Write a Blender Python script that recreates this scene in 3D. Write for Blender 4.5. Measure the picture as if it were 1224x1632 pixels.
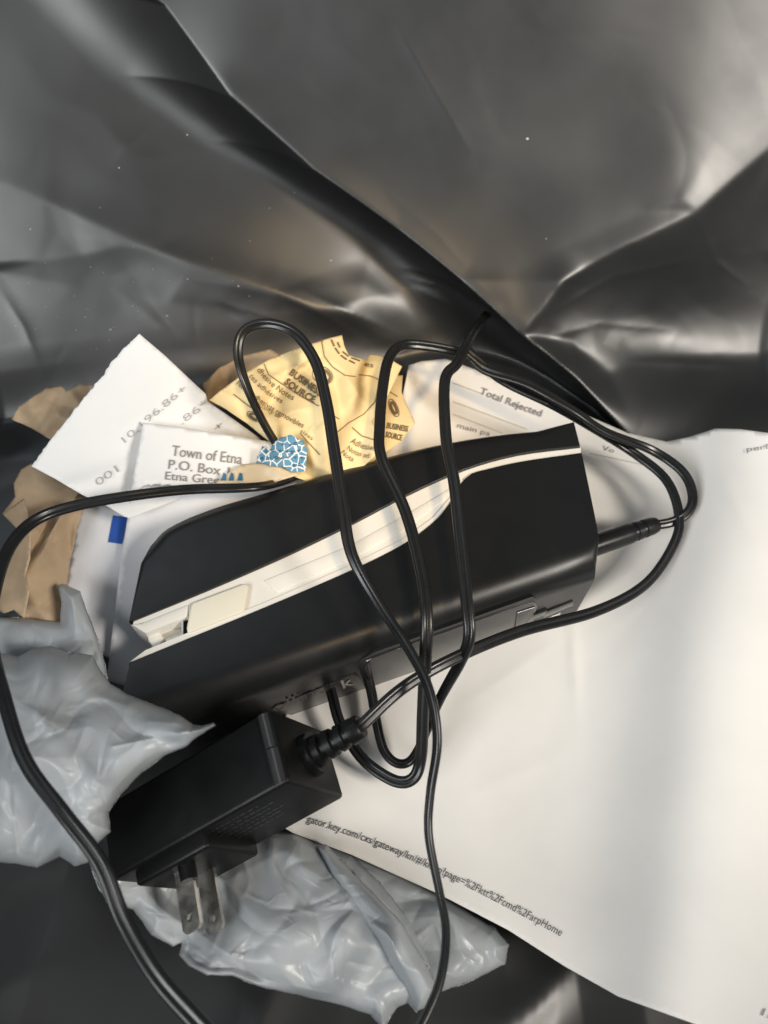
import bpy, bmesh, math, random
import numpy as np
from mathutils import Vector, Matrix, geometry

for o in list(bpy.data.objects):
    bpy.data.objects.remove(o)
scene = bpy.context.scene
rad = math.radians

# ------------------------------------------------------------------ camera
CAM = np.array([0.0, 0.0, 0.36])
PITCH = rad(60)
FPX = 1233.0
FWD = np.array([0, math.cos(PITCH), -math.sin(PITCH)])
UPV = np.array([0, math.sin(PITCH), math.cos(PITCH)])
RGT = np.array([1.0, 0, 0])
cd = bpy.data.cameras.new('camera')
cam = bpy.data.objects.new('camera', cd)
scene.collection.objects.link(cam)
cam.location = CAM
cam.rotation_euler = (math.pi / 2 - PITCH, 0, 0)
cd.sensor_fit = 'VERTICAL'
cd.sensor_height = 36
cd.sensor_width = 27
cd.lens = 36 * FPX / 1632
cd.clip_start = 0.01
cd.clip_end = 50
cd.dof.use_dof = True
cd.dof.focus_distance = 0.325
cd.dof.aperture_fstop = 9.0
scene.camera = cam

# ------------------------------------------------------------------ light
world = bpy.data.worlds.new('World')
scene.world = world
world.use_nodes = True
bg = world.node_tree.nodes['Background']
bg.inputs[0].default_value = (0.80, 0.90, 1.0, 1)
bg.inputs[1].default_value = 0.09


def area_light(name, loc, target, sx, sy, power, col):
    ld = bpy.data.lights.new(name, 'AREA')
    ld.shape = 'RECTANGLE'
    ld.size, ld.size_y = sx, sy
    ld.energy = power
    ld.color = col
    o = bpy.data.objects.new(name, ld)
    o.location = loc
    d = Vector(target) - Vector(loc)
    o.rotation_euler = d.to_track_quat('-Z', 'Y').to_euler()
    scene.collection.objects.link(o)
    return o


# a big bright window behind the photographer on the left, a room lamp on the right, an added cool panel overhead, an added warm spot over the middle
area_light('window_light', (-1.02, -0.82, 1.10), (-0.04, 0.33, 0.08), 0.9, 0.9, 26, (0.97, 0.99, 1.0))
area_light('room_lamp', (1.15, -0.50, 1.35), (0, 0.2, 0.03), 0.36, 0.36, 25, (1.0, 0.93, 0.84))
area_light('added_sheen_panel', (-0.80, 0.85, 1.6), (-0.05, 0.2, 0.03), 0.7, 0.7, 1.8, (0.80, 0.91, 1.0))  # added to lay a cool sheen on the stapler's front end
ld = bpy.data.lights.new('added_warm_spot', 'SPOT')  # added narrow spot that pools warm light on the wrapper and nearby papers
ld.energy = 42
ld.color = (1.0, 0.70, 0.36)
ld.spot_size = rad(9.8)
ld.spot_blend = 1.0
ld.shadow_soft_size = 0.05
wl = bpy.data.objects.new('added_warm_spot', ld)
wl.location = (0.26, -0.40, 1.25)
wl.rotation_euler = (Vector((-0.01, 0.235, 0.06)) - Vector(wl.location)).to_track_quat('-Z', 'Y').to_euler()
scene.collection.objects.link(wl)

vs = scene.view_settings
vs.view_transform = 'Standard'
vs.look = 'None'
vs.exposure = 0.08
vs.gamma = 1.0

# ------------------------------------------------------------------ helpers


def rays(px, py):
    px = np.asarray(px, float)
    py = np.asarray(py, float)
    a = (px - 612) / FPX
    b = (816 - py) / FPX
    return FWD + a[..., None] * RGT + b[..., None] * UPV


def at(px, py, z):
    """world point of height z that stands where the photograph shows (px, py)"""
    d = rays(px, py)
    t = (np.asarray(z, float) - CAM[2]) / d[..., 2]
    return CAM + d * t[..., None]


def project(P):
    v = np.asarray(P, float) - CAM
    w = v @ FWD
    return 612 + FPX * (v @ RGT) / w, 816 - FPX * (v @ UPV) / w


def link(o, parent=None):
    scene.collection.objects.link(o)
    if parent is not None:
        o.parent = parent
    return o


def tag(o, label, cat, group=None):
    o['label'] = label
    o['category'] = cat
    if group:
        o['group'] = group
    return o


def empty(name, loc):
    o = bpy.data.objects.new(name, None)
    o.location = loc
    o.empty_display_size = 0.01
    return link(o)


def mesh_obj(name, verts, faces, mat, parent=None, smooth=True, sharp=None, origin=None):
    V = np.asarray(verts, float)
    if parent is not None:
        V = V - np.array(parent_loc(parent))
    elif origin is not None:
        V = V - np.array(origin)
    me = bpy.data.meshes.new(name)
    me.from_pydata([tuple(v) for v in V], [], [tuple(int(i) for i in f) for f in faces])
    me.update()
    me.materials.append(mat)
    if smooth:
        me.polygons.foreach_set('use_smooth', [True] * len(me.polygons))
        if sharp is not None:
            me.set_sharp_from_angle(angle=rad(sharp))
    o = bpy.data.objects.new(name, me)
    if parent is None and origin is not None:
        o.location = origin
    return link(o, parent)


def parent_loc(p):
    l = np.zeros(3)
    while p is not None:
        l = l + np.array(p.location)
        p = p.parent
    return l


def obj_from_bm(name, bm, mat, parent=None, smooth=True, sharp=35):
    bmesh.ops.recalc_face_normals(bm, faces=bm.faces[:])
    bm.verts.ensure_lookup_table()
    V = [v.co[:] for v in bm.verts]
    idx = {v: i for i, v in enumerate(bm.verts)}
    Fs = [[idx[v] for v in f.verts] for f in bm.faces]
    bm.free()
    return mesh_obj(name, V, Fs, mat, parent, smooth, sharp)


class Noise:
    """smooth 2-D noise out of random waves"""

    def __init__(self, seed, wl, n=14):
        r = np.random.default_rng(seed)
        a = r.uniform(0, 2 * math.pi, n)
        k = 2 * math.pi / (wl * r.uniform(0.6, 1.7, n))
        self.k = np.stack([np.cos(a) * k, np.sin(a) * k], -1)
        self.p = r.uniform(0, 2 * math.pi, n)
        self.s = 1 / math.sqrt(n / 2)

    def __call__(self, x, y):
        x = np.asarray(x, float)
        y = np.asarray(y, float)
        out = np.zeros(np.broadcast(x, y).shape)
        for k, p in zip(self.k, self.p):
            out += np.cos(x * k[0] + y * k[1] + p)
        return out * self.s


class Crumple:
    """creased film: straight folds of random direction, each only in its own patches"""

    def __init__(self, seed, scales):
        r = np.random.default_rng(seed)
        self.items = []
        for wl, amp, n in scales:
            for i in range(n):
                th = r.uniform(0, math.pi)
                w = wl * r.uniform(0.7, 1.4)
                self.items.append((math.cos(th) / w, math.sin(th) / w, r.uniform(0, 1), amp * r.uniform(0.6, 1.3) / math.sqrt(n),
                                   Noise(int(r.integers(1e9)), wl * 2.2, 6), Noise(int(r.integers(1e9)), wl * 1.6, 6)))

    def __call__(self, x, y):
        out = 0
        for a, b, p, amp, m, wp in self.items:
            u = a * x + b * y + p + 0.22 * wp(x, y)
            tri = np.abs((u % 1.0) - 0.5) * 4 - 1
            mk = np.clip(0.5 + 0.7 * m(x, y), 0, 1)
            out = out + amp * tri * mk
        return out


class Facets:
    """flat facets with sharp edges: upper envelope of random planes minus another"""

    def __init__(self, seed, cell, amp, box):
        r = np.random.default_rng(seed)
        x0, y0, x1, y1 = box
        n = max(6, int((x1 - x0) * (y1 - y0) / cell ** 2))
        self.c = []
        for s in range(2):
            self.c.append((r.uniform([x0, y0], [x1, y1], (n, 2)), r.uniform(-0.25, 0.25, n)))
        self.cell = cell
        self.amp = amp

    def __call__(self, x, y):
        x = np.asarray(x, float)
        y = np.asarray(y, float)
        out = 0
        for sgn, (P, b) in zip((1, -1), self.c):
            best = np.full(x.shape, 1e9)
            for (qx, qy), bb in zip(P, b):
                v = ((x - qx) ** 2 + (y - qy) ** 2) / self.cell ** 2 + bb
                best = np.minimum(best, v)
            out = out + sgn * best
        return out * self.amp


class Creased:
    """thin sheet that cannot stretch: slope of near-constant size, so flat facets meet in creases (heights in px)"""

    def __init__(self, seed, wl, slope, box, n=320, it=14, soft=2.2, aniso=1.0, ang=0.0, patch=0.0):
        x0, y0, x1, y1 = box
        L = max(x1 - x0, y1 - y0) * 1.08
        self.o = (x0 - 0.04 * L, y0 - 0.04 * L, L / n, n)
        r = np.random.default_rng(seed)
        fx = np.fft.fftfreq(n)[:, None]          # rows: y
        fy = np.fft.fftfreq(n)[None, :]          # columns: x
        cell = L / n
        f0 = cell / wl
        ca, sa = math.cos(ang), math.sin(ang)
        u = (fy * ca + fx * sa) * aniso
        v = (-fy * sa + fx * ca)
        rr = np.sqrt(u ** 2 + v ** 2)
        band = np.exp(-((np.log(np.maximum(rr, 1e-9) / f0)) / 0.45) ** 2)
        h = np.real(np.fft.ifft2(np.fft.fft2(r.normal(size=(n, n))) * band))
        h /= h.std()
        kx, ky = 2j * math.pi * fy, 2j * math.pi * fx
        k2 = (4 * math.pi ** 2) * (fx ** 2 + fy ** 2)
        k2[0, 0] = 1
        sm = np.exp(-2 * (math.pi ** 2) * (soft ** 2) * (fx ** 2 + fy ** 2))
        pn = np.real(np.fft.ifft2(np.fft.fft2(r.normal(size=(n, n))) * np.exp(-((np.sqrt(fx ** 2 + fy ** 2)) / (f0 * 0.45)) ** 2)))
        pn /= pn.std()
        sl = slope * np.clip(1 + patch * pn, 0.06, 2.0)
        for i in range(it):
            H = np.fft.fft2(h) * sm
            gx, gy = np.real(np.fft.ifft2(H * kx)), np.real(np.fft.ifft2(H * ky))
            m = np.sqrt(gx ** 2 + gy ** 2) + 1e-9
            q = sl / m * (m / (m + 0.15 * np.median(m)))
            gx, gy = gx * q, gy * q
            H = (np.fft.fft2(gx) * kx + np.fft.fft2(gy) * ky) / (-k2)
            H[0, 0] = 0
            h = np.real(np.fft.ifft2(H))
        self.G = h * cell

    def __call__(self, px, py):
        x0, y0, st, n = self.o
        u = np.clip((np.asarray(px, float) - x0) / st, 0, n - 1.001)
        v = np.clip((np.asarray(py, float) - y0) / st, 0, n - 1.001)
        i, j = u.astype(int), v.astype(int)
        a, b = u - i, v - j
        G = self.G
        return G[j, i] * (1 - a) * (1 - b) + G[j, i + 1] * a * (1 - b) + G[j + 1, i] * (1 - a) * b + G[j + 1, i + 1] * a * b


class Folded:
    """many short folds of random place, length and direction laid over each other (heights in px)"""

    def __init__(self, seed, box, groups, warp=8, wl=120):
        r = np.random.default_rng(seed)
        self.wx, self.wy, self.warp = Noise(seed + 1, wl), Noise(seed + 2, wl), warp
        x0, y0, x1, y1 = box
        self.f = []
        for n, amp, lo, hi, *dr in groups:
            for k in range(n):
                th = r.uniform(0, math.pi) if not dr else dr[0] + r.normal() * dr[1]
                L = r.uniform(lo, hi)
                self.f.append((r.uniform(x0, x1), r.uniform(y0, y1), math.cos(th), math.sin(th), L, L * r.uniform(.25, .5),
                               r.choice([-1, 1]) * amp * L * r.uniform(.4, 1)))

    def __call__(self, x, y):
        x = np.asarray(x, float)
        y = np.asarray(y, float)
        U = x + self.warp * self.wx(x, y)
        V = y + self.warp * self.wy(x, y)
        h = np.zeros(U.shape)
        for cx, cy, c, s_, L, w, A in self.f:
            a = ((U - cx) * c + (V - cy) * s_) / L
            b = ((V - cy) * c - (U - cx) * s_) / w
            m = (np.abs(a) < 1.5) & (np.abs(b) < 2.2)
            if not m.any():
                continue
            am, bm_ = a[m], b[m]
            h[m] += A * np.exp(-am ** 4 - bm_ ** 2) * (1 - np.sqrt(bm_ ** 2 + .0002))
        return h


PXM = 0.00027   # metres per picture px at the rubbish


def zfield(ctrl, extra=None):
    """smooth height over the picture through the listed points (thin plate)"""
    A = np.array(ctrl, float)
    X = A[:, :2] / 300.0
    n = len(A)

    def phi(r2):
        return np.where(r2 > 1e-12, 0.5 * r2 * np.log(np.maximum(r2, 1e-12)), 0)
    D = ((X[:, None] - X[None]) ** 2).sum(-1)
    K = np.zeros((n + 3, n + 3))
    K[:n, :n] = phi(D) + 1e-6 * np.eye(n)
    K[:n, n] = 1
    K[:n, n + 1:] = X
    K[n:, :n] = K[:n, n:].T
    w = np.linalg.lstsq(K, np.concatenate([A[:, 2], [0, 0, 0]]), rcond=None)[0]

    def f(px, py):
        px = np.asarray(px, float)
        py = np.asarray(py, float)
        x = px / 300.0
        y = py / 300.0
        out = w[n] + w[n + 1] * x + w[n + 2] * y
        for i in range(n):
            out = out + w[i] * phi((x - X[i, 0]) ** 2 + (y - X[i, 1]) ** 2)
        if extra is not None:
            out = out + extra(px, py)
        return out
    return f


def resample(poly, step, closed=True, jitter=None):
    P = [np.array(p[:2], float) for p in poly]
    out = []
    n = len(P)
    for i in range(n if closed else n - 1):
        a, b = P[i], P[(i + 1) % n]
        m = max(1, int(np.linalg.norm(b - a) / step))
        for k in range(m):
            out.append(a + (b - a) * k / m)
    if not closed:
        out.append(P[-1])
    return np.array(out)


def inside(poly, x, y):
    c = np.zeros(x.shape, bool)
    n = len(poly)
    j = n - 1
    for i in range(n):
        xi, yi = poly[i]
        xj, yj = poly[j]
        if yi != yj:
            t = ((yi > y) != (yj > y)) & (x < (xj - xi) * (y - yi) / (yj - yi) + xi)
            c ^= t
        j = i
    return c


def edge_dist(poly, x, y):
    best = np.full(x.shape, 1e9)
    n = len(poly)
    for i in range(n):
        a = np.array(poly[i])
        b = np.array(poly[(i + 1) % n])
        ab = b - a
        L = (ab ** 2).sum() + 1e-9
        t = np.clip(((x - a[0]) * ab[0] + (y - a[1]) * ab[1]) / L, 0, 1)
        d = (x - a[0] - t * ab[0]) ** 2 + (y - a[1] - t * ab[1]) ** 2
        best = np.minimum(best, d)
    return np.sqrt(best)


def rounded(poly, it=2):
    P = [np.array(p[:2], float) for p in poly]
    for _ in range(it):
        Q = []
        for i in range(len(P)):
            a, b = P[i], P[(i + 1) % len(P)]
            Q += [a * .75 + b * .25, a * .25 + b * .75]
        P = Q
    return P


def triangulate(poly, step, seed=0):
    """polygon outline (dense list of points) filled with a near-regular set of points"""
    poly = np.array(poly)
    r = np.random.default_rng(seed)
    x0, y0 = poly.min(0)
    x1, y1 = poly.max(0)
    rows = int((y1 - y0) / (step * .866)) + 1
    cols = int((x1 - x0) / step) + 2
    jj, ii = np.meshgrid(np.arange(rows), np.arange(cols), indexing='ij')
    gx = x0 + (ii + 0.5 * (jj % 2)) * step
    gy = y0 + jj * step * .866
    gx = gx + r.uniform(-.12, .12, gx.shape) * step
    gy = gy + r.uniform(-.12, .12, gy.shape) * step
    gx, gy = gx.ravel(), gy.ravel()
    m = inside(poly, gx, gy)
    gx, gy = gx[m], gy[m]
    m = edge_dist(poly, gx, gy) > step * .45
    pts = np.concatenate([poly, np.stack([gx[m], gy[m]], -1)])
    n = len(poly)
    edges = [(i, (i + 1) % n) for i in range(n)]
    res = geometry.delaunay_2d_cdt([Vector(p) for p in pts], edges, [], 1, 1e-5)
    V = np.array([v[:] for v in res[0]])
    return V, [list(f) for f in res[2]]


class Sheet:
    def __init__(self, name, poly, z, mat, parent=None, step=6, thick=0.00025, torn=None, origin=None, seed=0, smooth=True, closed_step=None):
        P = resample(poly, closed_step or step)
        if torn is not None:
            P = torn(P)
        V, Fs = triangulate(P, step, seed)
        self.z = z
        self.V2, self.F2 = V, Fs
        W = at(V[:, 0], V[:, 1], z(V[:, 0], V[:, 1]))
        if origin is None and parent is None:
            origin = W.mean(0) * [1, 1, 0] + [0, 0, W[:, 2].min()]
        # faces upward
        a, b, c = W[Fs[0][0]], W[Fs[0][1]], W[Fs[0][2]]
        if np.cross(b - a, c - a)[2] < 0:
            Fs = [f[::-1] for f in Fs]
        self.obj = mesh_obj(name, W, Fs, mat, parent, smooth, 40 if smooth else None, origin)
        if thick:
            s = self.obj.modifiers.new('thickness', 'SOLIDIFY')
            s.thickness = thick
            s.offset = -1

    def point(self, px, py, lift=0.0005):
        return at(px, py, self.z(px, py) + lift)


_fontcache = {}


def text_mesh(s, bold=0.0, res=3):
    key = (s, bold)
    if key in _fontcache:
        return _fontcache[key]
    cu = bpy.data.curves.new('t', 'FONT')
    cu.body = s
    cu.size = 1
    cu.resolution_u = res
    cu.offset = bold
    o = bpy.data.objects.new('t', cu)
    scene.collection.objects.link(o)
    dg = bpy.context.evaluated_depsgraph_get()
    dg.update()
    me = bpy.data.meshes.new_from_object(o.evaluated_get(dg))
    V = np.array([v.co[:2] for v in me.vertices])
    Fs = [list(p.vertices) for p in me.polygons]
    bpy.data.objects.remove(o)
    bpy.data.curves.remove(cu)
    bpy.data.meshes.remove(me)
    _fontcache[key] = (V, Fs)
    return V, Fs


def print_text(sheet, s, base, height, mat, bold=0.0, mirror=False, name='lettering', lift=0.0006, shear=0.0, vert=None):
    """print s on a sheet along the baseline base [(px,py),...] with capitals of the given height in px"""
    V, Fs = text_mesh(s, bold)
    u = (V[:, 0] - V[:, 0].min()) / max(1e-6, V[:, 0].max() - V[:, 0].min())
    v = V[:, 1] / 0.70 * height
    B = np.array(base, float)
    seg = np.linalg.norm(np.diff(B, axis=0), axis=1)
    T = np.concatenate([[0], np.cumsum(seg)])
    T /= T[-1]
    # smooth baseline: quadratic through the points
    deg = min(len(B) - 1, 3)
    cx = np.polyfit(T, B[:, 0], deg)
    cy = np.polyfit(T, B[:, 1], deg)
    bx, by = np.polyval(cx, u), np.polyval(cy, u)
    dx, dy = np.polyval(np.polyder(cx), u), np.polyval(np.polyder(cy), u)
    L = np.hypot(dx, dy)
    dx, dy = dx / L, dy / L
    if vert is not None:
        nx, ny = vert
    else:
        nx, ny = dy, -dx
    if mirror:
        nx, ny = -nx, -ny
    px = bx + nx * v + dx * shear * v
    py = by + ny * v + dy * shear * v
    W = sheet.point(px, py, lift)
    return mesh_obj(name, W, Fs, mat, sheet.obj, False)


def print_poly(sheet, poly, mat, name='print', step=8, lift=0.0005):
    P = resample(poly, step)
    V, Fs = triangulate(P, step)
    return mesh_obj(name, sheet.point(V[:, 0], V[:, 1], lift), Fs, mat, sheet.obj, True)


def print_line(sheet, path, width, mat, name='printed_line', lift=0.0005):
    P = resample(path, 6, closed=False)
    d = np.gradient(P, axis=0)
    d /= np.linalg.norm(d, axis=1)[:, None] + 1e-9
    n = np.stack([-d[:, 1], d[:, 0]], -1) * width / 2
    a, b = P + n, P - n
    k = len(P)
    V = np.concatenate([a, b])
    Fs = [(i, i + 1, k + i + 1, k + i) for i in range(k - 1)]
    return mesh_obj(name, sheet.point(V[:, 0], V[:, 1], lift), Fs, mat, sheet.obj, True)


# ------------------------------------------------------------------ materials


def material(name, col, rough=0.5, spec=0.5, metal=0.0, var=0.0, var_scale=40, rough_var=0.0, bump=0.0, bump_scale=300, coat=0.0,
             transl=0.0, col2=None, aniso=None):
    m = bpy.data.materials.new(name)
    m.use_nodes = True
    nt = m.node_tree
    p = nt.nodes['Principled BSDF']
    p.inputs['Base Color'].default_value = (*col, 1)
    p.inputs['Roughness'].default_value = rough
    p.inputs['Specular IOR Level'].default_value = spec
    p.inputs['Metallic'].default_value = metal
    if coat:
        p.inputs['Coat Weight'].default_value = coat
    tc = nt.nodes.new('ShaderNodeTexCoord')
    if var or col2:
        n = nt.nodes.new('ShaderNodeTexNoise')
        n.inputs['Scale'].default_value = var_scale
        n.inputs['Detail'].default_value = 6
        nt.links.new(tc.outputs['Object'], n.inputs['Vector'])
        r = nt.nodes.new('ShaderNodeValToRGB')
        c2 = col2 or tuple(c * (1 - var) for c in col)
        r.color_ramp.elements[0].position = 0.3
        r.color_ramp.elements[0].color = (*c2, 1)
        r.color_ramp.elements[1].position = 0.7
        r.color_ramp.elements[1].color = (*col, 1)
        nt.links.new(n.outputs['Fac'], r.inputs['Fac'])
        nt.links.new(r.outputs['Color'], p.inputs['Base Color'])
    if rough_var:
        n2 = nt.nodes.new('ShaderNodeTexNoise')
        n2.inputs['Scale'].default_value = var_scale * 1.7
        n2.inputs['Detail'].default_value = 5
        nt.links.new(tc.outputs['Object'], n2.inputs['Vector'])
        mr = nt.nodes.new('ShaderNodeMapRange')
        mr.inputs['From Min'].default_value = 0.3
        mr.inputs['From Max'].default_value = 0.7
        mr.inputs['To Min'].default_value = max(0.02, rough - rough_var)
        mr.inputs['To Max'].default_value = rough + rough_var
        nt.links.new(n2.outputs['Fac'], mr.inputs['Value'])
        nt.links.new(mr.outputs['Result'], p.inputs['Roughness'])
    if bump:
        n3 = nt.nodes.new('ShaderNodeTexNoise')
        n3.inputs['Scale'].default_value = bump_scale
        n3.inputs['Detail'].default_value = 4
        nt.links.new(tc.outputs['Object'], n3.inputs['Vector'])
        b = nt.nodes.new('ShaderNodeBump')
        b.inputs['Strength'].default_value = bump
        b.inputs['Distance'].default_value = 0.001
        nt.links.new(n3.outputs['Fac'], b.inputs['Height'])
        nt.links.new(b.outputs['Normal'], p.inputs['Normal'])
    if transl:
        t = nt.nodes.new('ShaderNodeBsdfTranslucent')
        t.inputs['Color'].default_value = (*col, 1)
        mx = nt.nodes.new('ShaderNodeMixShader')
        mx.inputs[0].default_value = transl
        out = nt.nodes['Material Output']
        nt.links.new(p.outputs[0], mx.inputs[1])
        nt.links.new(t.outputs[0], mx.inputs[2])
        nt.links.new(mx.outputs[0], out.inputs['Surface'])
    return m


M = {}
M['liner'] = material('black_film', (0.018, 0.019, 0.0185), 0.39, 0.9, var=0.3, var_scale=25, rough_var=0.02, bump=0.015, bump_scale=60)
M['speck'] = material('dust', (0.7, 0.7, 0.68), 0.8)
M['paper'] = material('white_paper', (0.87, 0.84, 0.79), 0.75, 0.25, var=0.03, var_scale=60, bump=0.04, bump_scale=900)
M['paper2'] = material('bright_paper', (0.82, 0.83, 0.83), 0.7, 0.25, var=0.03, var_scale=60, bump=0.04, bump_scale=900)
M['env'] = material('envelope_paper', (0.78, 0.79, 0.82), 0.65, 0.3, var=0.04, var_scale=50, bump=0.04, bump_scale=700)
M['yellow'] = material('yellow_wrapper', (0.83, 0.66, 0.36), 0.6, 0.3, var=0.06, var_scale=50, bump=0.05, bump_scale=600)
M['kraft'] = material('kraft_paper', (0.52, 0.385, 0.25), 0.75, 0.25, var=0.2, var_scale=70, bump=0.15, bump_scale=500)
M['film'] = material('grey_film', (0.60, 0.635, 0.655), 0.33, 0.45, var=0.05, var_scale=30, rough_var=0.05, transl=0.36)
M['ink'] = material('ink', (0.07, 0.07, 0.08), 0.6, 0.3)
M['ink_soft'] = material('soft_ink', (0.27, 0.26, 0.27), 0.6, 0.3)
M['ink_pale'] = material('pale_ink', (0.42, 0.41, 0.42), 0.6, 0.3)
M['ink_brown'] = material('brown_ink', (0.16, 0.12, 0.07), 0.6, 0.3)
M['line'] = material('pale_line', (0.55, 0.52, 0.45), 0.7, 0.2)
M['blue'] = material('blue_print', (0.03, 0.10, 0.42), 0.5, 0.3)
M['blue2'] = material('light_blue_print', (0.035, 0.15, 0.30), 0.5, 0.3, var=0.4, var_scale=400)
M['scrap'] = material('blue_print_scrap', (0.10, 0.34, 0.56), 0.55, 0.3)
nt = M['scrap'].node_tree
vo = nt.nodes.new('ShaderNodeTexVoronoi')
vo.feature = 'DISTANCE_TO_EDGE'
vo.inputs['Scale'].default_value = 270
tcn = nt.nodes.new('ShaderNodeTexCoord')
nt.links.new(tcn.outputs['Object'], vo.inputs['Vector'])
rp = nt.nodes.new('ShaderNodeValToRGB')
rp.color_ramp.elements[0].position = 0.05
rp.color_ramp.elements[0].color = (0.80, 0.80, 0.78, 1)
rp.color_ramp.elements[1].position = 0.075
rp.color_ramp.elements[1].color = (0.10, 0.27, 0.42, 1)
nt.links.new(vo.outputs['Distance'], rp.inputs['Fac'])
nt.links.new(rp.outputs['Color'], nt.nodes['Principled BSDF'].inputs['Base Color'])
M['tape'] = material('tan_tape', (0.62, 0.52, 0.36), 0.4, 0.4, var=0.1, var_scale=80)
M['black'] = material('satin_black_plastic', (0.011, 0.0115, 0.012), 0.33, 0.42, rough_var=0.04, var_scale=60, bump=0.04, bump_scale=2500)
M['door'] = material('glossy_dark_plastic', (0.035, 0.035, 0.035), 0.17, 0.6, rough_var=0.03, var_scale=50)
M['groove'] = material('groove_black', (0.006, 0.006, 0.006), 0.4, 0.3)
M['white'] = material('white_plastic', (0.80, 0.77, 0.70), 0.35, 0.5, var=0.04, var_scale=60, rough_var=0.05)
M['cream'] = material('cream_plastic', (0.82, 0.77, 0.62), 0.35, 0.5, var=0.03, var_scale=60)
M['metal'] = material('nickel', (0.74, 0.71, 0.64), 0.30, 0.5, metal=1.0, rough_var=0.08, var_scale=120)
M['cord'] = material('cord_vinyl', (0.012, 0.0125, 0.013), 0.30, 0.5, rough_var=0.06, var_scale=90)
M['adapter'] = material('adapter_plastic', (0.006, 0.0063, 0.0066), 0.40, 0.25, rough_var=0.05, var_scale=80, bump=0.06, bump_scale=1800)
M['emboss'] = material('embossed_grey', (0.055, 0.053, 0.05), 0.4, 0.5)
M['faint'] = material('worn_print', (0.024, 0.024, 0.023), 0.35, 0.5)
M['emblem'] = material('pale_lettering', (0.38, 0.36, 0.33), 0.4, 0.4)

# ------------------------------------------------------------------ bin liner (setting)
LEAN = 0.70


def wall_run(z):
    """how far the wall leans back at height z"""
    return 0.60 * z + 0.040 * (1 - np.exp(-np.asarray(z, float) / 0.045))


def panel_step(z):
    """how much nearer the right-hand panel of the liner hangs than the left-hand one"""
    return 0.040 + 0.036 * np.exp(-np.asarray(z, float) / 0.05)


def ridge_table():
    """the ridge where the right panel begins: its x for every height, from where the picture shows it"""
    T = []
    for (px, py) in [(60, -160), (265, 0), (370, 150), (500, 268), (640, 368), (735, 445), (828, 530), (930, 612), (1040, 702)]:
        zs = np.linspace(-0.06, 0.34, 2001)
        P = at(np.full(zs.shape, px), np.full(zs.shape, py), zs)
        zz = np.maximum(zs, 0)
        d = P[:, 1] - (0.333 - panel_step(zz) + wall_run(zz))
        k = int(np.argmin(np.abs(d)))
        T.append((zs[k], P[k, 0]))
    T.sort()
    return np.array(T)


RIDGE = ridge_table()


def wall_foot(x, z=0.0):
    """where the back of the liner meets the ground, as a distance from the viewer"""
    xr = float(np.interp(z, RIDGE[:, 0], RIDGE[:, 1]))
    w = 0.056 + 0.054 * math.exp(-z / 0.04) + 0.25 * max(0, z - 0.06)
    t = np.clip((x - xr) / w + 1, 0, 1) ** 2.0
    left = 0.333 - 0.09 * (-(x + 0.10) + np.sqrt((x + 0.10) ** 2 + 0.05 ** 2))
    left = left - (0.014 + 0.018 * math.exp(-z / 0.06)) * (1 - t) / (1 + np.exp((x + 0.02) / 0.022))
    return left - float(panel_step(z)) * t + 0.10 * np.maximum(0, x - 0.19) ** 2 / (np.abs(x) + 0.05)


# fold lines of the back wall: picture position and how far the film stands out (mm)
FOLD = [
    # lower ridge on the left
    [(-320, 150, 5), (80, 320, 7), (250, 395, 8), (440, 462, 8), (560, 502, 7), (650, 545, 4)],
    # valley
    [(-120, -320, -3), (120, 0, -3), (300, 170, -3), (450, 300, -3), (590, 405, -2), (700, 500, 0)],
    # long ridge from the top to the right
    [(60, -320, 0), (265, 0, 0), (370, 150, 3), (500, 268, 4), (640, 368, 4), (735, 445, 5), (828, 530, 6), (930, 612, 4), (1040, 702, 2), (1200, 800, 2)],
    # ridge rising to the right
    [(828, 530, 6), (890, 445, 11), (1000, 385, 11), (1105, 335, 9), (1224, 235, 4.5), (1500, 60, 2)],
    # dark hollow on the right
    [(930, 130, -1), (970, 230, 0), (1020, 335, 6)],
    [(1030, 110, 1), (1065, 230, 5), (1080, 315, 10)],
    # small ridges low on the left
    [(-300, 400, 2), (0, 432, 3), (120, 455, 3.6), (270, 482, 3), (360, 492, 2)],
    [(-100, 420, 4), (70, 412, 5.6), (150, 400, 6.8), (200, 388, 7.5)],
    # gathered film where the cords meet
    [(580, 450, 3), (670, 505, 1), (745, 552, 1), (830, 600, -2), (930, 660, -2)],
    [(600, 575, -5), (745, 552, 1), (790, 508, 5)],
]
LOOSE = [(620, -320, -2), (640, 0, -2), (560, 130, -1), (690, 260, 1), (800, 330, 3), (760, 120, -1), (900, -320, -2), (860, 20, -2), (1200, 0, -1),
         (1500, -320, -4), (1230, 120, 2), (1160, 190, 4), (880, 400, 8), (910, 545, -6), (1010, 490, -15), (1160, 460, -16), (1400, 400, -18),
         (1100, 570, -30), (1230, 600, -32), (1224, 680, -30), (980, 600, -16), (1500, 700, 0), (690, 600, -5), (430, 550, -2), (520, 560, -4),
         (300, 530, .5), (180, 540, .5), (60, 520, .8), (-200, 560, .5), (140, 620, 0), (0, 640, 0), (600, 700, 2), (900, 760, 0),
         (1200, 900, 0), (0, 800, 0), (-400, 900, 0), (1500, 1000, 0), (600, 1000, 0), (-400, -320, 2),
         (-100, 380, 4), (100, 365, 6.2), (300, 440, 6.5)]


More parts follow.
